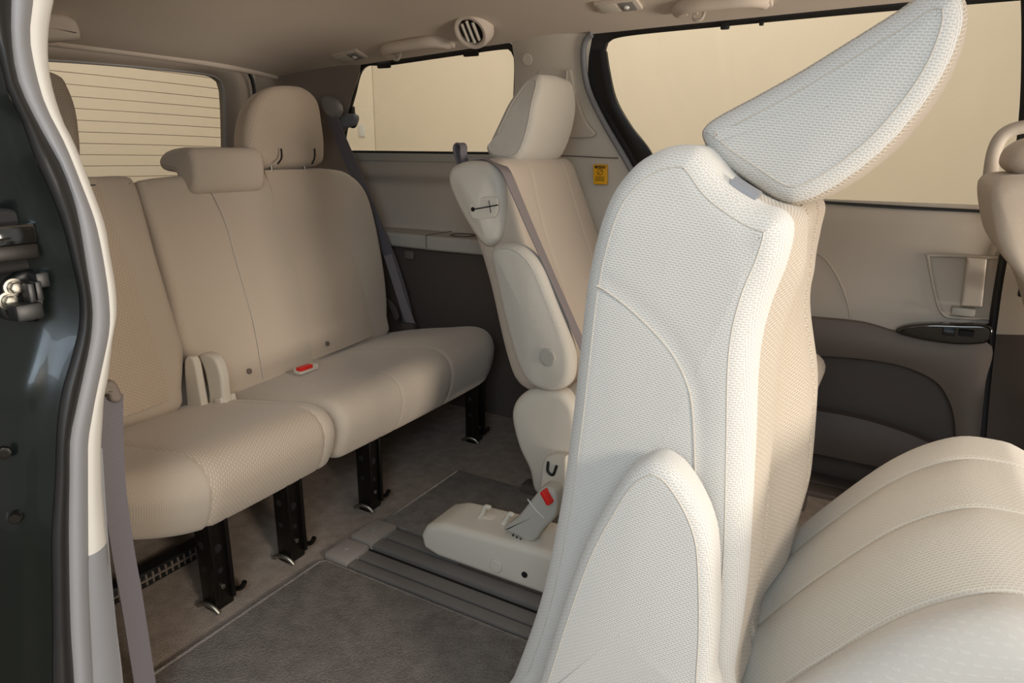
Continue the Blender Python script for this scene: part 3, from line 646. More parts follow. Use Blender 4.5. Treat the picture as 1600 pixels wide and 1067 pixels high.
strip('painted_jamb_flange', [(p[0] - .03, p[1], p[2]) for p in [(-0.990,0.449,1.066),(-0.990,0.449,1.021),(-0.990,0.454,0.990),(-0.990,0.462,0.951),(-0.990,0.473,0.901),(-0.990,0.475,0.842),(-0.990,0.476,0.798),(-0.990,0.469,0.754),(-0.990,0.454,0.713),(-0.990,0.432,0.655),(-0.990,0.417,0.604),(-0.990,0.399,0.515),(-0.990,0.381,0.425),(-0.990,0.346,0.237)]],
      [(p[0] - .03, p[1], p[2]) for p in [(-0.960,0.449,1.065),(-0.960,0.456,1.021),(-0.960,0.462,0.991),(-0.960,0.470,0.952),(-0.960,0.480,0.902),(-0.960,0.480,0.844),(-0.960,0.481,0.800),(-0.960,0.474,0.757),(-0.960,0.459,0.716),(-0.960,0.438,0.659),(-0.960,0.425,0.608),(-0.960,0.408,0.520),(-0.960,0.390,0.430),(-0.960,0.359,0.241)]], 'paint', RW, 60, 4, .012, .01, (1, -.4, 0))
# inner side trim behind the jamb, wheel arch side, and outer quarter panel
strip('inner_side_trim', [(-1.030,0.526,0.552),(-1.030,0.516,0.446),(-1.030,0.509,0.358),(-1.030,0.502,0.243),(-1.030,0.497,0.137),(-1.030,0.481,-0.028)], [(-1.75, .60, .55), (-1.75, .60, .45), (-1.75, .60, .33), (-1.75, .60, .2), (-1.75, .60, .1), (-1.75, .6, 0)], 'grey', RW, 30, 8, .0, .02, (.2, 1, 0))
box('inner_quarter_trim', (-1.72, .455, .5), (1.25, .04, 1.0), 'panel', RW, r=.01)
strip('outer_quarter_panel', [(-1.12, .30, 1.4), (-1.12, .28, .9), (-1.12, .26, .4), (-1.12, .30, -.1)], [(-2.45, .46, 1.4), (-2.45, .36, .9), (-2.45, .33, .4), (-2.45, .38, -.1)], 'paint', RW, 30, 10, .02, .01, (0, -1, 0))

# ------------------------------------------------------------------ third-row bench (split: small section by the open door, large section beyond)
NS = Vector((.9623, 0, .272))                      # the way the reclined backrests face
def sp(y, z, off=0.0):                             # a point on the face of the bench backrests
    return (-1.62 - (z - .33) * .2827 + NS.x * off, y, z + NS.z * off)

def bench_leg(parent, y, x=-1.237):
    lg = box('leg', (x, y, .115), (.040, .052, .23), 'iron', parent, r=.004)
    box('leg_flange', (x + .024, y - .020, .12), (.016, .010, .20), 'iron', lg, r=.003)
    box('leg_flange', (x + .024, y + .020, .12), (.016, .010, .20), 'iron', lg, r=.003)
    for z, rr in ((.165, .009), (.105, .007)): disc('hole', (x, y - .0255, z), (0, -1, 0), rr, .001, 'slot', lg, 18)
    for z, rr in ((.15, .010), (.095, .007)): disc('hole', (x + .0195, y, z), (1, 0, 0), rr, .001, 'slot', lg, 18)
    disc('bolt', (x + .02, y, .055), (1, 0, 0), .006, .005, 'steel', lg, 12)
    tube('floor_hook', [(x - .03, y - .03, .006), (x - .005, y - .034, .022), (x + .02, y - .03, .02), (x + .034, y - .026, .006)], .0055, 'steel', lg, k=14)
    tube('floor_hook', [(x + .0, y + .034, .02), (x + .022, y + .045, .024), (x + .03, y + .05, .04)], .006, 'iron', lg, k=12)
    return lg

bench_prof = [(-1.70, .295), (-1.60, .322), (-1.48, .345), (-1.37, .362), (-1.27, .378), (-1.215, .374), (-1.184, .352), (-1.172, .318), (-1.178, .280),
              (-1.192, .245), (-1.218, .214), (-1.30, .20), (-1.50, .185), (-1.66, .19), (-1.71, .24)]

# small section
BR = empty('bench_seat', (-1.3, .92, 0), 'small section of the split third-row bench, one headrest, dotted cushion, beside the pale door pillar', 'seat', 'third-row bench sections')
def cush_r(p):
    k = max(0, (.82 - p.y) / .15)
    f = sstep(-1.55, -1.2, p.x)
    return (p.x - .13 * k ** 2 * f, p.y, p.z - .035 * k ** 1.5 * sstep(.27, .37, p.z))
pillow('cushion', [(x, .665, z) for x, z in bench_prof], (0, 1, 0), .505, .03, mat='dot', parent=BR, n=110, body=24, grooves=(.135, .455), gd=.0035, gw=.007,
       deform=cush_r, mats=['dot', 'plain'], fmat=lambda c, i: 1 if (c.y > 1.122 or c.y < .80) else 0, belly=.004, bulge=.01)
bk = pillow('backrest', [(-1.790,1.008,0.933),(-1.790,1.091,0.932),(-1.786,1.110,0.917),(-1.774,1.115,0.876),(-1.730,1.110,0.718),(-1.679,1.109,0.539),(-1.660,1.108,0.470),(-1.635,1.075,0.383),(-1.618,1.043,0.323),(-1.618,0.895,0.324)] + [sp(.72, .33), sp(.70, .4), sp(.70, .8), sp(.73, .91), sp(.80, .93)],
            -NS, .12, .03, mat='plain', parent=BR, n=140, caps=10, bulge=.008)
strip('insert', [(-1.781,1.001,0.922),(-1.759,1.006,0.842),(-1.731,1.018,0.746),(-1.722,1.020,0.714),(-1.677,1.020,0.555),(-1.636,1.021,0.409),(-1.622,1.011,0.358)], [sp(.74, .90, .006), sp(.73, .8, .006), sp(.73, .72, .006), sp(.73, .6, .006), sp(.74, .46, .006), sp(.75, .38, .006), sp(.76, .35, .006)],
      'dot', bk, 40, 12, .012, .012, NS)
hd = pillow('headrest', [sp(.80, 1.0), sp(.80, 1.10), sp(.825, 1.17), sp(.88, 1.20), sp(.94, 1.195)] + [(-1.859,1.003,1.176),(-1.852,1.016,1.151),(-1.837,1.020,1.098),(-1.820,1.010,1.036),(-1.804,0.996,0.982),(-1.795,0.974,0.949),(-1.793,0.933,0.941)] + [sp(.84, .955)],
            -NS, .085, .035, mat='dot', radial=True, parent=BR, n=80, caps=8, bulge=.015)
for y in (.875, .955): tube('headrest_post', [sp(y, .90, -.05), sp(y, 1.0, -.045)], .006, 'steel', BR, k=6, n=10)
rc = pillow('recliner_cover', [(-1.647,1.085,0.440),(-1.619,1.085,0.461),(-1.601,1.085,0.444),(-1.595,1.085,0.387),(-1.588,1.085,0.306),(-1.584,1.085,0.263),(-1.659,1.085,0.247),(-1.658,1.085,0.338)], (0, 1, 0), .022, .007, mat='beige', parent=BR, n=44)
bench_leg(BR, .826); bench_leg(BR, 1.042)

# large section
BL = empty('bench_seat', (-1.3, 1.58, 0), 'large section of the split third-row bench with two headrests and buttoned backrest', 'seat', 'third-row bench sections')
def cush_l(p):
    k = sstep(1.2, 1.95, p.y) * .022 * sstep(.22, .36, p.z)
    e = max(0, (p.y - 1.86) / .12)
    return (p.x - .035 * e ** 2 * sstep(-1.5, -1.2, p.x), p.y, p.z + k)
pillow('cushion', [(x, 1.185, z) for x, z in bench_prof], (0, 1, 0), .79, .028, mat='plain', parent=BL, n=110, body=30, grooves=(.235, .475), gd=.0025, gw=.007, deform=cush_l, belly=.004, bulge=.006)
bl = pillow('backrest', [(-1.782,1.120,0.904),(-1.787,1.144,0.921),(-1.790,1.278,0.930),(-1.792,1.480,0.939),(-1.794,1.636,0.944),(-1.792,1.822,0.937),(-1.786,1.921,0.917),(-1.767,1.987,0.849),(-1.732,1.996,0.727),(-1.680,1.974,0.541),(-1.641,1.934,0.405),(-1.619,1.884,0.325),(-1.614,1.542,0.310),(-1.612,1.230,0.301),(-1.626,1.199,0.351),(-1.645,1.192,0.419),(-1.656,1.113,0.457),(-1.704,1.118,0.629),(-1.747,1.122,0.781)],
            -NS, .12, .028, mat='plain', parent=BL, n=240, caps=16, bulge=.006, smooth_out=True)
strip('insert', [(-1.787,1.532,0.932),(-1.768,1.539,0.865),(-1.740,1.532,0.767),(-1.692,1.530,0.594),(-1.644,1.528,0.424),(-1.619,1.518,0.337)], [(-1.785,1.812,0.926),(-1.748,1.825,0.795),(-1.704,1.823,0.638),(-1.679,1.829,0.549),(-1.628,1.820,0.370),(-1.622,1.822,0.349)], 'dot', bl, 40, 12, .012, .010, NS)
tube('seam', [(-1.767,1.319,0.875),(-1.752,1.331,0.820),(-1.736,1.337,0.763),(-1.717,1.335,0.697),(-1.662,1.334,0.503),(-1.614,1.314,0.332)], .0016, 'seam', bl, n=6, k=40)
for px in ((-1.626,1.274,0.365), (-1.620,1.586,0.375)): disc('upholstery_button', px, NS, .0085, .004, 'dark', bl, 18)
def hl_side(p): return p
hd = pillow('headrest', [(-1.766,1.480,0.956),(-1.779,1.479,1.002),(-1.797,1.500,1.068),(-1.818,1.547,1.140),(-1.832,1.617,1.189),(-1.837,1.703,1.207),(-1.836,1.786,1.204),(-1.824,1.832,1.161),(-1.800,1.825,1.079),(-1.778,1.805,1.000),(-1.765,1.766,0.953),(-1.763,1.608,0.947)], -NS, .10, .035, mat='dot', radial=True, parent=BL, n=110, caps=10, bulge=.014)
for p in ((-1.773,1.560,0.945), (-1.773,1.700,0.946)):
    q = V(p) - NS * .012; tube('headrest_post', [q - Vector((0, 0, .03)), q + Vector((-.004, 0, .02))], .005, 'steel', BL, k=6, n=10)
for ln in ([(-1.748,1.553,0.952),(-1.752,1.572,0.967),(-1.757,1.580,0.983),(-1.761,1.583,0.998)], [(-1.747,1.696,0.950),(-1.752,1.713,0.966),(-1.757,1.722,0.983),(-1.761,1.726,0.999)]):
    tube('post_slit', ln, .0028, 'slot', hd, n=6, k=12)
# fold-over middle headrest, resting over the top edge
mp = [(-1.773,1.250,0.871),(-1.805,1.250,0.884),(-1.823,1.250,0.908),(-1.834,1.250,0.928),(-1.860,1.250,0.931),(-1.894,1.250,0.937),(-1.904,1.250,0.960),(-1.884,1.250,0.982),(-1.846,1.250,0.994),(-1.783,1.250,1.000),(-1.751,1.250,0.991),(-1.739,1.250,0.952),(-1.747,1.250,0.893)]
pillow('middle_headrest', mp, (0, 1, 0), .25, .020, mat='plain', parent=BL, n=90, caps=6, body=10, bulge=.004)
rc = pillow('recliner_cover', [(-1.620,1.112,0.455),(-1.586,1.112,0.466),(-1.551,1.112,0.455),(-1.535,1.112,0.412),(-1.536,1.112,0.353),(-1.535,1.112,0.294),(-1.601,1.112,0.280),(-1.599,1.112,0.356),(-1.605,1.112,0.414)], (0, 1, 0), .03, .009, mat='beige', parent=BL, n=44)
cl = box('latch_clip', (-1.552,1.130,0.337), (.03, .05, .022), 'beige', BL, r=.004, rot=Matrix.Rotation(rad(-14), 3, 'Y'))
bench_leg(BL, 1.336); bench_leg(BL, 1.888)

# belts and buckles of the bench
bb = empty('belt_buckle', (-1.520,1.400,0.352), 'small red-button belt buckle lying between cushion and backrest of the rear bench', 'buckle')
q = ORG[bb.name]
box('buckle_body', q + Vector((0, -.004, .006)), (.03, .075, .018), 'beige', bb, r=.005)
box('release_button', q + Vector((.008, -.018, .014)), (.022, .05, .012), 'red', bb, r=.004)

sb = empty('seat_belt', (-1.626,2.030,0.331), 'grey shoulder belt running from the corner pillar down behind the rear bench', 'seat belt')
strap('webbing', [(-1.981,2.035,1.127),(-1.912,2.035,0.993),(-1.838,2.035,0.852),(-1.764,2.035,0.698),(-1.707,2.035,0.579),(-1.662,2.035,0.458),(-1.627,2.035,0.330)], (1, .15, .1), .048, 'web', sb, k=50)
strap('webbing_return', [(-1.716,2.025,0.609),(-1.683,2.025,0.518),(-1.649,2.025,0.426),(-1.612,2.025,0.345)], (1, .15, .1), .036, 'web2', sb, k=24)
pillow('belt_guide', [(-2.024,2.030,1.188),(-1.983,2.030,1.192),(-1.952,2.030,1.172),(-1.939,2.030,1.140),(-1.964,2.030,1.113),(-2.003,2.030,1.123),(-2.024,2.030,1.151)], (0, 1, 0), .04, .012, mat='midgrey', parent=sb, n=40)
tg = pillow('latch_tongue', [(-1.778,2.005,0.453),(-1.752,2.005,0.454),(-1.690,2.005,0.425),(-1.661,2.005,0.373),(-1.680,2.005,0.360),(-1.704,2.005,0.403),(-1.741,2.005,0.430)], (0, 1, 0), .012, .003, mat='darker', parent=sb, n=44)
box('floor_anchor', (-1.621,2.020,0.329), (.06, .03, .05), 'darker', sb, r=.008)

nb = empty('seat_belt', (-1.040,0.543,0.096), 'dark grey belt hanging from a guide on the pale door pillar beside the bench', 'seat belt')
strap('webbing', [(-1.045,0.560,0.624),(-1.045,0.551,0.560),(-1.045,0.542,0.475),(-1.045,0.539,0.372),(-1.045,0.540,0.261),(-1.045,0.539,0.097),(-1.045,0.539,-0.019)], (0, 1, 0), .036, 'web', nb, k=50)
pillow('belt_guide', [(-1.030,0.544,0.651),(-1.030,0.554,0.653),(-1.030,0.563,0.648),(-1.030,0.568,0.633),(-1.030,0.570,0.620),(-1.030,0.562,0.614),(-1.030,0.552,0.620),(-1.030,0.550,0.631),(-1.030,0.543,0.634)], (-1, 0, 0), .03, .006, mat='dark', parent=nb, n=44)

# ------------------------------------------------------------------ far second-row captain's chair
FS = empty('captain_chair', (-.7, 1.8, 0), "captain's chair with a grey belt across its backrest and a plastic shoulder shell", 'seat', "second-row captain's chairs")
def chair_shoulder(p):
    k = 1 - .22 * sstep(.72, .97, p.z) ** 1.5
    return (p.x, 1.81 + (p.y - 1.81) * k if p.y > 1.81 else p.y + .0 * p.z, p.z)
def fx(p): return p
fb = pillow('backrest', [(-0.888,1.570,0.363),(-0.933,1.570,0.446),(-0.987,1.570,0.642),(-1.032,1.570,0.767),(-1.075,1.570,0.868),(-1.101,1.570,0.930),(-1.082,1.570,0.963),(-1.024,1.570,0.974),(-0.955,1.570,0.975),(-0.926,1.570,0.946),(-0.906,1.570,0.879),(-0.876,1.570,0.781),(-0.830,1.570,0.667),(-0.781,1.570,0.552),(-0.735,1.570,0.444),(-0.732,1.570,0.372),(-0.799,1.570,0.346)],
            (0, 1, 0), .50, .04, mat='plain', parent=FS, n=120, body=12, deform=chair_shoulder, mats=['plain', 'dot'], belly=.006, grooves=(.13, .37), gd=.004, gw=.008)
fsh = pillow('shoulder_shell', [(-1.099,1.548,0.919),(-1.088,1.548,0.953),(-1.046,1.548,0.970),(-0.986,1.548,0.970),(-0.947,1.548,0.956),(-0.926,1.548,0.915),(-0.922,1.548,0.838),(-0.931,1.548,0.780),(-0.959,1.548,0.751),(-0.991,1.548,0.755),(-1.036,1.548,0.803),(-1.079,1.548,0.869)], (0, 1, 0), .085, .024, mat='beige', parent=FS, n=90, caps=6, bulge=.010)
esc = pillow('key_slot_plate', [(-1.015,1.539,0.863),(-0.995,1.539,0.878),(-0.942,1.539,0.882),(-0.930,1.539,0.870),(-0.934,1.539,0.840),(-0.949,1.539,0.829),(-1.001,1.539,0.823),(-1.017,1.539,0.836)], (0, 1, 0), .006, .002, mat='beige', parent=FS, n=50)
tube('key_slit', [(-1.008,1.538,0.848),(-0.984,1.538,0.852),(-0.929,1.538,0.863)], .0016, 'slot', esc, n=6, k=10)
disc('key_hole', (-1.007,1.539,0.848), (0, -1, 0), .006, .0014, 'slot', esc, 18)
tube('key_cross', [(-0.957,1.538,0.873),(-0.951,1.538,0.842)], .0010, 'slot', esc, n=6, k=6)
lp = strap('pull_loop', [(-1.065,1.575,0.953),(-1.073,1.575,0.973),(-1.081,1.575,0.996),(-1.080,1.575,1.009),(-1.070,1.575,1.016),(-1.060,1.575,1.009),(-1.060,1.575,0.990),(-1.056,1.575,0.967),(-1.054,1.575,0.950)], (.25, .9, 0), .024, 'web', FS, k=40, thick=.004)
disc('loop_rivet', (-1.059,1.560,0.950), (0, -1, 0), .007, .004, 'midgrey', FS, 18)
fa = pillow('armrest', [(-0.936,1.505,0.737),(-0.919,1.505,0.760),(-0.886,1.505,0.767),(-0.839,1.505,0.758),(-0.796,1.505,0.720),(-0.758,1.505,0.648),(-0.720,1.505,0.566),(-0.696,1.505,0.494),(-0.701,1.505,0.424),(-0.744,1.505,0.395),(-0.809,1.505,0.398),(-0.852,1.505,0.451),(-0.893,1.505,0.568),(-0.924,1.505,0.684)], (0, 1, 0), .06, .022, mat='dash_far', parent=FS, n=110, caps=12, bulge=.008,
            disp=lambda p: -.004 * math.exp(-((p.x - (-.98 + (.72 - p.z) * .18)) / .012) ** 2))
tube('seam', [(-0.902,1.507,0.759),(-0.859,1.507,0.753),(-0.816,1.507,0.721),(-0.778,1.507,0.649),(-0.739,1.507,0.563),(-0.715,1.507,0.490)], .0018, 'seam', fa, n=6, k=40)
disc('pivot_cap', (-0.755,1.500,0.489), (0, -1, 0), .023, .006, 'shelfm', FS, 30)
pillow('hinge_cover', [(-0.883,1.530,0.281),(-0.871,1.530,0.334),(-0.828,1.530,0.374),(-0.764,1.530,0.388),(-0.713,1.530,0.376),(-0.683,1.530,0.314),(-0.677,1.530,0.130),(-0.772,1.530,0.073),(-0.809,1.530,0.079),(-0.826,1.530,0.139),(-0.860,1.530,0.199)], (0, 1, 0), .07, .022, mat='beige', parent=FS, n=80, caps=5, bulge=.006)
hc = pillow('latch_guide', [(-0.773,1.500,0.095),(-0.767,1.500,0.180),(-0.756,1.500,0.209),(-0.730,1.500,0.223),(-0.694,1.500,0.228),(-0.689,1.500,0.084),(-0.756,1.500,0.060)], (0, 1, 0), .03, .006, mat='beige', parent=FS, n=50, smooth_out=False)
tube('latch_wire', [(-0.745,1.497,0.199),(-0.746,1.497,0.172),(-0.730,1.497,0.165),(-0.720,1.497,0.194)], .004, 'blackp', hc, n=8, k=16)
pillow('cushion', [(x, 1.57, z) for x, z in ((-.80, .36), (-.70, .40), (-.5, .43), (-.3, .46), (-.22, .462), (-.172, .45), (-.148, .42), (-.158, .37), (-.2, .31), (-.4, .28), (-.7, .24), (-.82, .28))], (0, 1, 0), .50, .035, mat='plain', parent=FS, n=90, body=8)
fh = pillow('headrest', [(-1.050,1.665,1.003),(-1.035,1.665,1.027),(-1.003,1.665,1.082),(-0.969,1.665,1.142),(-0.940,1.665,1.182),(-0.918,1.665,1.193),(-0.895,1.665,1.183),(-0.890,1.665,1.136),(-0.900,1.665,1.065),(-0.922,1.665,1.004),(-0.946,1.665,0.976),(-0.982,1.665,0.970),(-1.027,1.665,0.976)], (0, 1, 0), .26, .020, mat='dash_far', radial=True, seam=.0014, parent=FS, n=100, body=10, caps=5, belly=.006,
            deform=lambda p: (p.x, 1.80 + (p.y - 1.80) * (1 - .25 * sstep(1.10, 1.21, p.z)), p.z))
for y in (1.74, 1.86): tube('headrest_post', [(-1.04, y, .93), (-1.0, y, 1.02)], .006, 'steel', FS, k=5, n=10)
strap('seat_belt_webbing', [(-1.054,1.600,0.980),(-1.019,1.600,0.980),(-0.983,1.600,0.972)] + [(-0.917,1.555,0.947),(-0.886,1.555,0.892),(-0.836,1.555,0.797),(-0.778,1.555,0.691),(-0.727,1.555,0.596)] + [(-0.687,1.570,0.504)], [(.1, 1, 0), (.1, 1, 0), (.0, 1, -.1), (-.1, 1, -.1), (-.1, 1, 0), (-.1, 1, 0)], .044, 'web2', FS, k=60, thick=.0025)
box('seat_base', (-.52, 1.80, .12), (.50, .40, .20), 'darker', FS, r=.02)
for y in (1.64, 1.98): box('slide_rail', (-.52, y, .02), (.75, .05, .04), 'darker', FS, r=.005)

# ------------------------------------------------------------------ near second-row captain's chair, tipped forward
NSE = empty('captain_chair', (-.3, 1.03, 0), "captain's chair tipped forward, pale ribbed side, headrest tilted ahead and cushion raised", 'seat', "second-row captain's chairs")
s1 = curve([(-0.333,0.800,0.834),(-0.289,0.800,0.810),(-0.240,0.800,0.770),(-0.213,0.800,0.731),(-0.200,0.800,0.683),(-0.186,0.800,0.554),(-0.176,0.800,0.414),(-0.168,0.800,0.240)], 18)
s2 = curve([(-0.171,0.800,0.936),(-0.155,0.800,0.887),(-0.150,0.800,0.855),(-0.151,0.800,0.784),(-0.152,0.800,0.724),(-0.145,0.800,0.610),(-0.137,0.800,0.477),(-0.129,0.800,0.259)], 18)
def side_relief(p):
    q = Vector((p.x, .80, p.z))
    d1 = seg_dist(q, s1); d2 = seg_dist(q, s2)
    return -.0016 * math.exp(-(d1 / .010) ** 2) - .0012 * math.exp(-(d2 / .010) ** 2)
def table(T, z):
    if z <= T[0][0]: return T[0][1]
    for (a, b), (c, d) in zip(T, T[1:]):
        if z <= c: return b + (d - b) * sstep(a, c, z)
    return T[-1][1]
def back_shape(p):
    x, y, z = p
    front = sstep(-.32, -.18, x - .06 * sstep(.75, 1.0, z))
    near = math.exp(-((y - .925) / .055) ** 2) * table([(.3, .0), (.5, .004), (.68, .016), (.84, .024), (.92, .006), (.98, .0)], z)
    far = sstep(1.0, 1.12, y) * (1 - .6 * sstep(1.2, 1.29, y)) * table([(.15, -.03), (.24, -.015), (.34, .026), (.48, .036), (.62, .038), (.80, .016), (.9, -.006), (1.0, -.01)], z)
    wide = 1 - .10 * sstep(.86, 1.0, z)
    return (x + (near + far) * front, 1.03 + (y - 1.03) * (wide if y > 1.03 else 1 - .04 * sstep(.9, 1.0, z)), z)
nbk = pillow('backrest', [(-0.509,0.825,0.049),(-0.478,0.825,0.135),(-0.432,0.825,0.299),(-0.403,0.825,0.468),(-0.388,0.825,0.606),(-0.379,0.825,0.723),(-0.369,0.825,0.840),(-0.347,0.825,0.933),(-0.319,0.825,0.978),(-0.290,0.825,0.999),(-0.261,0.825,1.008),(-0.234,0.825,1.006),(-0.217,0.825,0.992),(-0.199,0.825,0.971),(-0.178,0.825,0.956),(-0.152,0.825,0.942),(-0.132,0.825,0.936),(-0.120,0.825,0.925),(-0.117,0.825,0.907),(-0.123,0.825,0.875),(-0.137,0.825,0.826),(-0.143,0.825,0.761),(-0.135,0.825,0.646),(-0.125,0.825,0.514),(-0.122,0.825,0.409),(-0.125,0.825,0.298),(-0.127,0.825,0.228),(-0.242,0.825,0.110),(-0.405,0.825,0.041)],
             (0, 1, 0), .46, .036, .05, mat='dash', seam=.001, parent=NSE, n=300, caps=44, body=26, grooves=(.15, .33), gd=.012, gw=.014, disp=side_relief, deform=back_shape, bulge=.004,
             mats=['dash', 'rope'], fmat=lambda c, i: 1 if (c.y > .86 and c.x > -.27 + .10 * sstep(.75, 1.0, c.z)) else 0)
def rim(px_y, names): return None
tube('seam', [(-0.345,0.823,0.829),(-0.338,0.823,0.827),(-0.297,0.823,0.803),(-0.247,0.823,0.762),(-0.219,0.823,0.722),(-0.205,0.823,0.673),(-0.191,0.823,0.541),(-0.181,0.823,0.397),(-0.176,0.823,0.276)], .0014, 'seam', nbk, n=6, k=60)
na = pillow('armrest', [(-0.397,0.740,0.177),(-0.379,0.740,0.247),(-0.347,0.740,0.382),(-0.318,0.740,0.488),(-0.286,0.740,0.568),(-0.263,0.740,0.612),(-0.239,0.740,0.634),(-0.220,0.740,0.637),(-0.197,0.740,0.625),(-0.171,0.740,0.592),(-0.153,0.740,0.551),(-0.144,0.740,0.492),(-0.138,0.740,0.422),(-0.136,0.740,0.359),(-0.134,0.740,0.298),(-0.254,0.740,0.204)],
            (0, 1, 0), .065, .022, mat='dash', seam=.0011, parent=NSE, n=200, caps=24, bulge=.006)
# headrest
nh = pillow('headrest', [(-0.248,0.900,1.018),(-0.245,0.900,1.032),(-0.227,0.900,1.045),(-0.183,0.900,1.068),(-0.136,0.900,1.094),(-0.086,0.900,1.125),(-0.046,0.900,1.150),(-0.024,0.900,1.165),(-0.004,0.900,1.169),(0.014,0.900,1.160),(0.021,0.900,1.141),(0.020,0.900,1.117),(0.012,0.900,1.084),(-0.006,0.900,1.046),(-0.037,0.900,1.001),(-0.077,0.900,0.963),(-0.114,0.900,0.941),(-0.144,0.900,0.941),(-0.188,0.900,0.966),(-0.230,0.900,0.993)],
            (0, 1, 0), .28, .030, mat='dash', seam=.0011, parent=NSE, n=220, caps=24, body=10, bulge=.006, belly=.004, mats=['dash', 'rope'], fmat=lambda c, i: 1 if c.y > .918 else 0)
tube('headrest_hinge', [(-0.194,0.865,0.962),(-0.181,0.865,0.955),(-0.162,0.865,0.945)], .0115, 'grey', NSE, n=14, k=10)
for y in (.97, 1.10): tube('headrest_post', [(-.235, y, .90), (-.20, y, 1.02)], .006, 'steel', NSE, k=5, n=10)
# tipped cushion
cp = [(-0.232,1.270,0.072),(-0.199,1.270,0.139),(-0.117,1.270,0.283),(-0.051,1.270,0.383),(0.037,1.270,0.494),(0.113,1.270,0.551),(0.173,1.270,0.560),(0.207,1.270,0.552)]
cp = [(a, .79, c) for a, b, c in cp] + [(.262, .79, .520), (.295, .79, .465), (.285, .79, .405), (.22, .79, .32), (.10, .79, .20), (-.03, .79, .08), (-.13, .79, .05), (-.21, .79, .07)]
def cdish(p):
    y = p.y; k = .012 * sstep(1.14, 1.02, y) + .045 * sstep(1.02, .86, y)
    top = sstep(-.03, .03, (p.z - .1) - (p.x + .12) * .9 + .03)
    for a, b in ((.79, .88), (.88, 1.02), (1.02, 1.165), (1.165, 1.28)):      # each panel is stuffed between its seams
        if a <= y < b: k -= .011 * math.sin(math.pi * (y - a) / (b - a)) ** .7
    return (p.x + .6 * k * top, y, p.z - .8 * k * top)
def cfm(c, i): return 1 if c.y < .878 else 0
ncu = pillow('cushion', cp, (0, 1, 0), .49, .045, mat='dash', parent=NSE, n=140, body=60, grooves=(.09, .23, .375), gd=.005, gw=.006, deform=cdish, mats=['dash_far', 'dot_near'], fmat=cfm)
# slide base with buckle
nbs = pillow('slide_base', [(x, 1.2, z) for x, z in ((-.90, .022), (-.945, .034), (-.952, .07), (-.935, .10), (-.885, .120), (-.78, .126), (-.62, .135), (-.45, .14), (-.20, .13), (-.20, .022), (-.5, .022))],
             (0, 1, 0), .14, .018, mat='beige', parent=NSE, n=120, smooth_out=False, caps=1)
box('base_foot', (-.53, 1.25, .026), (.62, .085, .026), 'darker', NSE, r=.004)
disc('base_cap', (-0.727,1.199,0.060), (0, -1, 0), .0165, .004, 'beige', nbs, 28)
disc('base_hole', (-0.650,1.199,0.063), (0, -1, 0), .0075, .0022, 'slot', nbs, 20, [(1, 0), (1, 1), (.7, 1), (.6, .4), (.2, .4)])
ck = box('base_latch', (-0.785,1.285,0.120), (.07, .03, .012), 'beige', NSE, r=.005, rot=Matrix.Rotation(rad(6), 3, 'Y'))
tube('latch_finger', [(-0.824,1.270,0.116),(-0.809,1.270,0.138),(-0.800,1.270,0.159),(-0.787,1.270,0.159)], .006, 'beige', ck, k=12)
tube('latch_finger', [(-0.754,1.270,0.123),(-0.741,1.270,0.143),(-0.731,1.270,0.160),(-0.722,1.270,0.157)], .006, 'beige', ck, k=12)
bu = pillow('buckle_body', [(-0.725,1.225,0.143),(-0.686,1.225,0.187),(-0.644,1.225,0.251),(-0.625,1.225,0.278),(-0.603,1.225,0.281),(-0.590,1.225,0.269),(-0.589,1.225,0.219),(-0.616,1.225,0.178),(-0.648,1.225,0.132),(-0.689,1.225,0.136)], (0, 1, 0), .045, .009, mat='shelfm', parent=NSE, n=60)
box('buckle_button', (-0.607,1.222,0.264), (.012, .03, .034), 'red', bu, r=.004, rot=Matrix.Rotation(rad(-35), 3, 'Y'))
tube('buckle_joint', [(-0.659,1.224,0.241),(-0.639,1.224,0.221),(-0.616,1.224,0.205)], .0016, 'white', bu, n=6, k=10)
for k in range(3): disc('vent_dot', (((-0.696,1.224,0.137))[0] + .010 * k, 1.2245, ((-0.696,1.224,0.137))[2] - .002 * k), (0, -1, 0), .0028, .0008, 'slot', bu, 10)

# ------------------------------------------------------------------ front seat seen at the picture's edge, and the assist handle on its pillar
DS = empty('front_seat', (.5, 1.75, 0), 'beige front seat with its headrest just beyond the door pillar', 'seat')
pillow('backrest', [(0.130,1.620,0.924),(0.132,1.620,0.945),(0.149,1.620,0.957),(0.192,1.620,0.963),(0.266,1.620,0.967),(0.312,1.620,0.937),(0.330,1.620,0.870),(0.336,1.620,0.789),(0.410,1.620,0.642),(0.457,1.620,0.448),(0.442,1.620,0.336),(0.377,1.620,0.373),(0.301,1.620,0.572),(0.240,1.620,0.717),(0.197,1.620,0.773),(0.162,1.620,0.822),(0.140,1.620,0.882)], (0, 1, 0), .48, .03, mat='plain', radial=True, parent=DS, n=110, body=8, deform=lambda p: (p.x, 1.86 + (p.y - 1.86) * (1 - .1 * sstep(.75, .95, p.z)), p.z))
pillow('headrest', [(0.161,1.730,0.974),(0.158,1.730,1.001),(0.170,1.730,1.021),(0.197,1.730,1.036),(0.237,1.730,1.036),(0.265,1.730,1.014),(0.276,1.730,0.976),(0.256,1.730,0.959),(0.196,1.730,0.955)], (0, 1, 0), .26, .03, mat='plain', parent=DS, n=70, body=6)
for y in (1.80, 1.92): tube('headrest_post', [(.28, y, .86), (.28, y, .97)], .006, 'steel', DS, k=5, n=10)
box('cushion', (.72, 1.86, .33), (.50, .46, .16), 'plain', DS, r=.05)
box('seat_base', (.70, 1.86, .13), (.46, .40, .26), 'darker', DS, r=.02)
gh = empty('assist_handle', (0.173,2.120,0.869), 'tall beige assist handle curving up the pillar behind the front seat', 'handle')
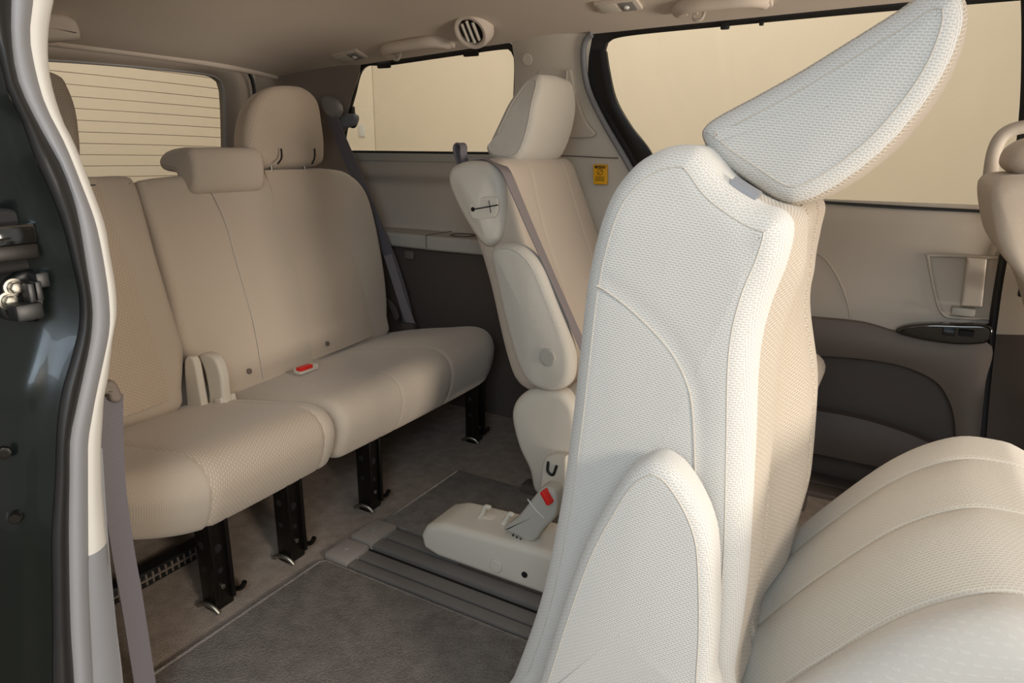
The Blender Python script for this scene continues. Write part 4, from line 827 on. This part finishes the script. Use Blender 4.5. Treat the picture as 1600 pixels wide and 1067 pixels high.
tube('grip', [(0.178,2.135,0.861),(0.165,2.135,0.908),(0.158,2.135,0.967),(0.159,2.135,1.017),(0.172,2.135,1.049),(0.203,2.135,1.064),(0.258,2.135,1.068),(0.320,2.135,1.061),(0.363,2.135,1.018)],   .0165, 'panel', gh, n=14, k=50)
box('mount', (0.180,2.155,0.872), (.035, .05, .045), 'panel', gh, r=.01)

# ------------------------------------------------------------------ fittings on the headliner
def headliner_point(x, y): return Vector((x, y, ceil_z(x, y)))
def hl_frame(x, y):
    e = .01
    dx = Vector((2 * e, 0, ceil_z(x + e, y) - ceil_z(x - e, y))).normalized(); dy = Vector((0, 2 * e, ceil_z(x, y + e) - ceil_z(x, y - e))).normalized()
    nz = dx.cross(dy).normalized(); dy = nz.cross(dx)
    return Matrix((dx, dy, nz)).transposed()
def dome_lamp(x, y, label):
    c = headliner_point(x, y); R_ = hl_frame(x, y); n_ = -(R_ @ Vector((0, 0, 1)))
    t = empty('dome_lamp', c, label, 'lamp', 'dome lamps on the headliner')
    box('housing', c + n_ * .003, (.125, .062, .012), 'liner', t, r=.005, rot=R_)
    box('lens', c + n_ * .009 + R_ @ Vector((-.025, 0, 0)), (.055, .045, .006), 'beige', t, r=.002, rot=R_)
    box('reflector', c + n_ * .009 + R_ @ Vector((.030, 0, 0)), (.042, .045, .006), 'midgrey', t, r=.002, rot=R_)
    disc('bulb', c + n_ * .011 + R_ @ Vector((.026, 0, 0)), n_, .009, .006, 'lens', t, 16, [(1, 0), (.9, .5), (.6, .9), (.2, 1)])
    return t
def assist_grip(x0, x1, y, label, hook=True):
    a = headliner_point(x0, y); b = headliner_point(x1, y); R_ = hl_frame((x0 + x1) / 2, y); n_ = -(R_ @ Vector((0, 0, 1))); out = R_ @ Vector((0, -1, 0))
    t = empty('grab_handle', a, label, 'handle', 'grab handles over the side windows')
    d = (b - a).normalized()
    n_g = n_; n_ = (n_ * .35 + out).normalized()
    tube('grip', [a + n_ * .002, a + n_ * .020 + d * .004, a + n_ * .040 + d * .025, a + n_ * .050 + d * .06, (a + b) / 2 + n_ * .052, b + n_ * .050 - d * .06, b + n_ * .040 - d * .025, b + n_ * .020 - d * .004, b + n_ * .002], lambda s: .019 + .004 * (abs(2 * s - 1) ** 3), 'liner', t, n=14, k=50, flat=.8)
    n_ = n_g
    for p in (a, b): box('mount', p + n_ * .006, (.04, .034, .018), 'liner', t, r=.006, rot=R_)
    if hook:
        p = a + d * .045
        tube('coat_hook', [p + n_ * .01 - out * .012, p + n_ * .016 + out * .006, p + n_ * .036 + out * .010, p + n_ * .040 + d * .018 + out * .010, p + n_ * .026 + d * .026 + out * .010, p + n_ * .012 + d * .022 + out * .012], .0045, 'panel', t, n=8, k=24)
    return t
q = (-1.844,2.009,1.326); dome_lamp(q[0], q[1], 'small dome lamp by the curved grab handle above the rear bench corner')
q = (-0.782,1.933,1.391); dome_lamp(q[0], q[1], 'dome lamp above the door pillar, beside the sliding door grab handle')
a = (-1.689,2.038,1.329); b = (-1.426,2.034,1.346); assist_grip(a[0], b[0], (a[1] + b[1]) / 2, 'curved grab handle over the quarter window, beside the round vent')
a = (-0.626,1.989,1.377); b = (-0.404,2.002,1.375); assist_grip(a[0], b[0], (a[1] + b[1]) / 2, 'grab handle with coat hook over the sliding door window')
q = (-1.276,1.968,1.375); c = headliner_point(q[0], q[1]); R_ = hl_frame(q[0], q[1]); T_ = Matrix.Rotation(rad(-34), 3, 'X'); R_ = R_ @ T_; n_ = -(R_ @ Vector((0, 0, 1))); c = c + n_ * .022
vt = empty('air_vent', c, 'round slatted air vent in the headliner over the quarter window', 'vent')
disc('bezel', c, n_, .058, .016, 'liner', vt, 40, [(1.10, -1.7), (1.06, -.3), (1, .5), (.93, .95), (.84, 1), (.74, .8), (.70, .1), (.2, .1)])
disc('vent_throat', c + n_ * .0025, n_, .040, .0015, 'slot', vt, 32)
for k, (dx, hl) in enumerate(((-.020, .030), (.0, .037), (.020, .030))):
    box('slat', c + n_ * .010 + R_ @ Vector((dx, 0, 0)), (.007, hl * 2, .010), 'beige', vt, r=.002, rot=R_ @ Matrix.Rotation(rad(20), 3, 'Y'))

# ------------------------------------------------------------------ hardware on the near door jamb
lk = empty('door_striker', (-0.975,0.427,0.808), 'black latch bracket with two bolts on the dark green door jamb', 'latch')
pillow('bracket_plate', [(-0.985,0.410,0.804),(-0.985,0.421,0.829),(-0.985,0.444,0.843),(-0.985,0.465,0.833),(-0.985,0.463,0.801),(-0.985,0.448,0.777),(-0.985,0.427,0.780),(-0.985,0.413,0.786)], (-1, 0, 0), .02, .004, mat='blackp', parent=lk, n=50)
for p in ((-0.975,0.427,0.825), (-0.975,0.418,0.809)):
    bo = disc('bolt', V(p) - Vector((.01, 0, 0)), (1, 0, 0), .0115, .006, 'steel', lk, 20, [(1.0, 0), (1.05, .2), (1.0, .4), (.72, .45), (.7, 1), (.3, 1)])
    disc('bolt_head', V(p) - Vector((.006, 0, 0)), (1, 0, 0), .0075, .008, 'steel', bo, 6)
for k, px in enumerate(((-0.968,0.436,0.819), (-0.968,0.445,0.820))): box('catch_rib', px, (.02, .008, .025), 'blackp', lk, r=.002)
box('connector', (-0.965,0.428,0.796), (.025, .032, .022), 'blackp', lk, r=.004)
box('catch_block', (-0.975,0.455,0.832), (.02, .016, .02), 'blackp', lk, r=.003)
rl = empty('door_rail', (-1.000,0.434,0.867), 'black recessed channel with a metal roller rail at the edge of the jamb', 'rail')
pillow('channel', [(-0.992,0.391,0.920),(-0.992,0.433,0.924),(-0.992,0.461,0.917),(-0.992,0.474,0.901),(-0.992,0.478,0.871),(-0.992,0.476,0.848),(-0.992,0.448,0.842),(-0.992,0.379,0.852)], (-1, 0, 0), .03, .006, mat='slot', parent=rl, n=60)
box('guide_bar', (-0.978,0.425,0.892), (.016, .07, .026), 'gloss', rl, r=.005)
box('guide_bar', (-0.976,0.421,0.870), (.016, .075, .020), 'iron', rl, r=.004)
bs = empty('bump_stop', (-0.985,0.384,0.524), 'small rubber bump stop with a bolt on the dark green jamb', 'stopper', 'studs on the jamb')
disc('pad', (-1.000,0.392,0.516), (1, -.6, .1), .017, .014, 'rubber', bs, 22)
disc('stud', V((-0.992,0.384,0.520)), (1, -.6, .1), .008, .022, 'iron', bs, 12)
disc('stud', V((-1.000,0.393,0.488)), (1, -.3, 0), .008, .010, 'rubber', bs, 14)
b2 = empty('jamb_screw', (-0.990,0.387,0.395), 'black capped screw low on the dark green jamb', 'screw', 'studs on the jamb')
disc('cap', (-1.000,0.393,0.389), (1, -.5, .1), .013, .014, 'rubber', b2, 20)
disc('screw_head', V((-0.985,0.384,0.398)), (1, -.5, .1), .006, .006, 'iron', b2, 6)
b3 = empty('jamb_screw', (-0.990,0.381,0.612), 'small bolt head at the outer edge of the dark green jamb', 'screw', 'studs on the jamb')
disc('screw_head', (-0.995,0.384,0.610), (1, -.4, 0), .009, .008, 'iron', b3, 8)
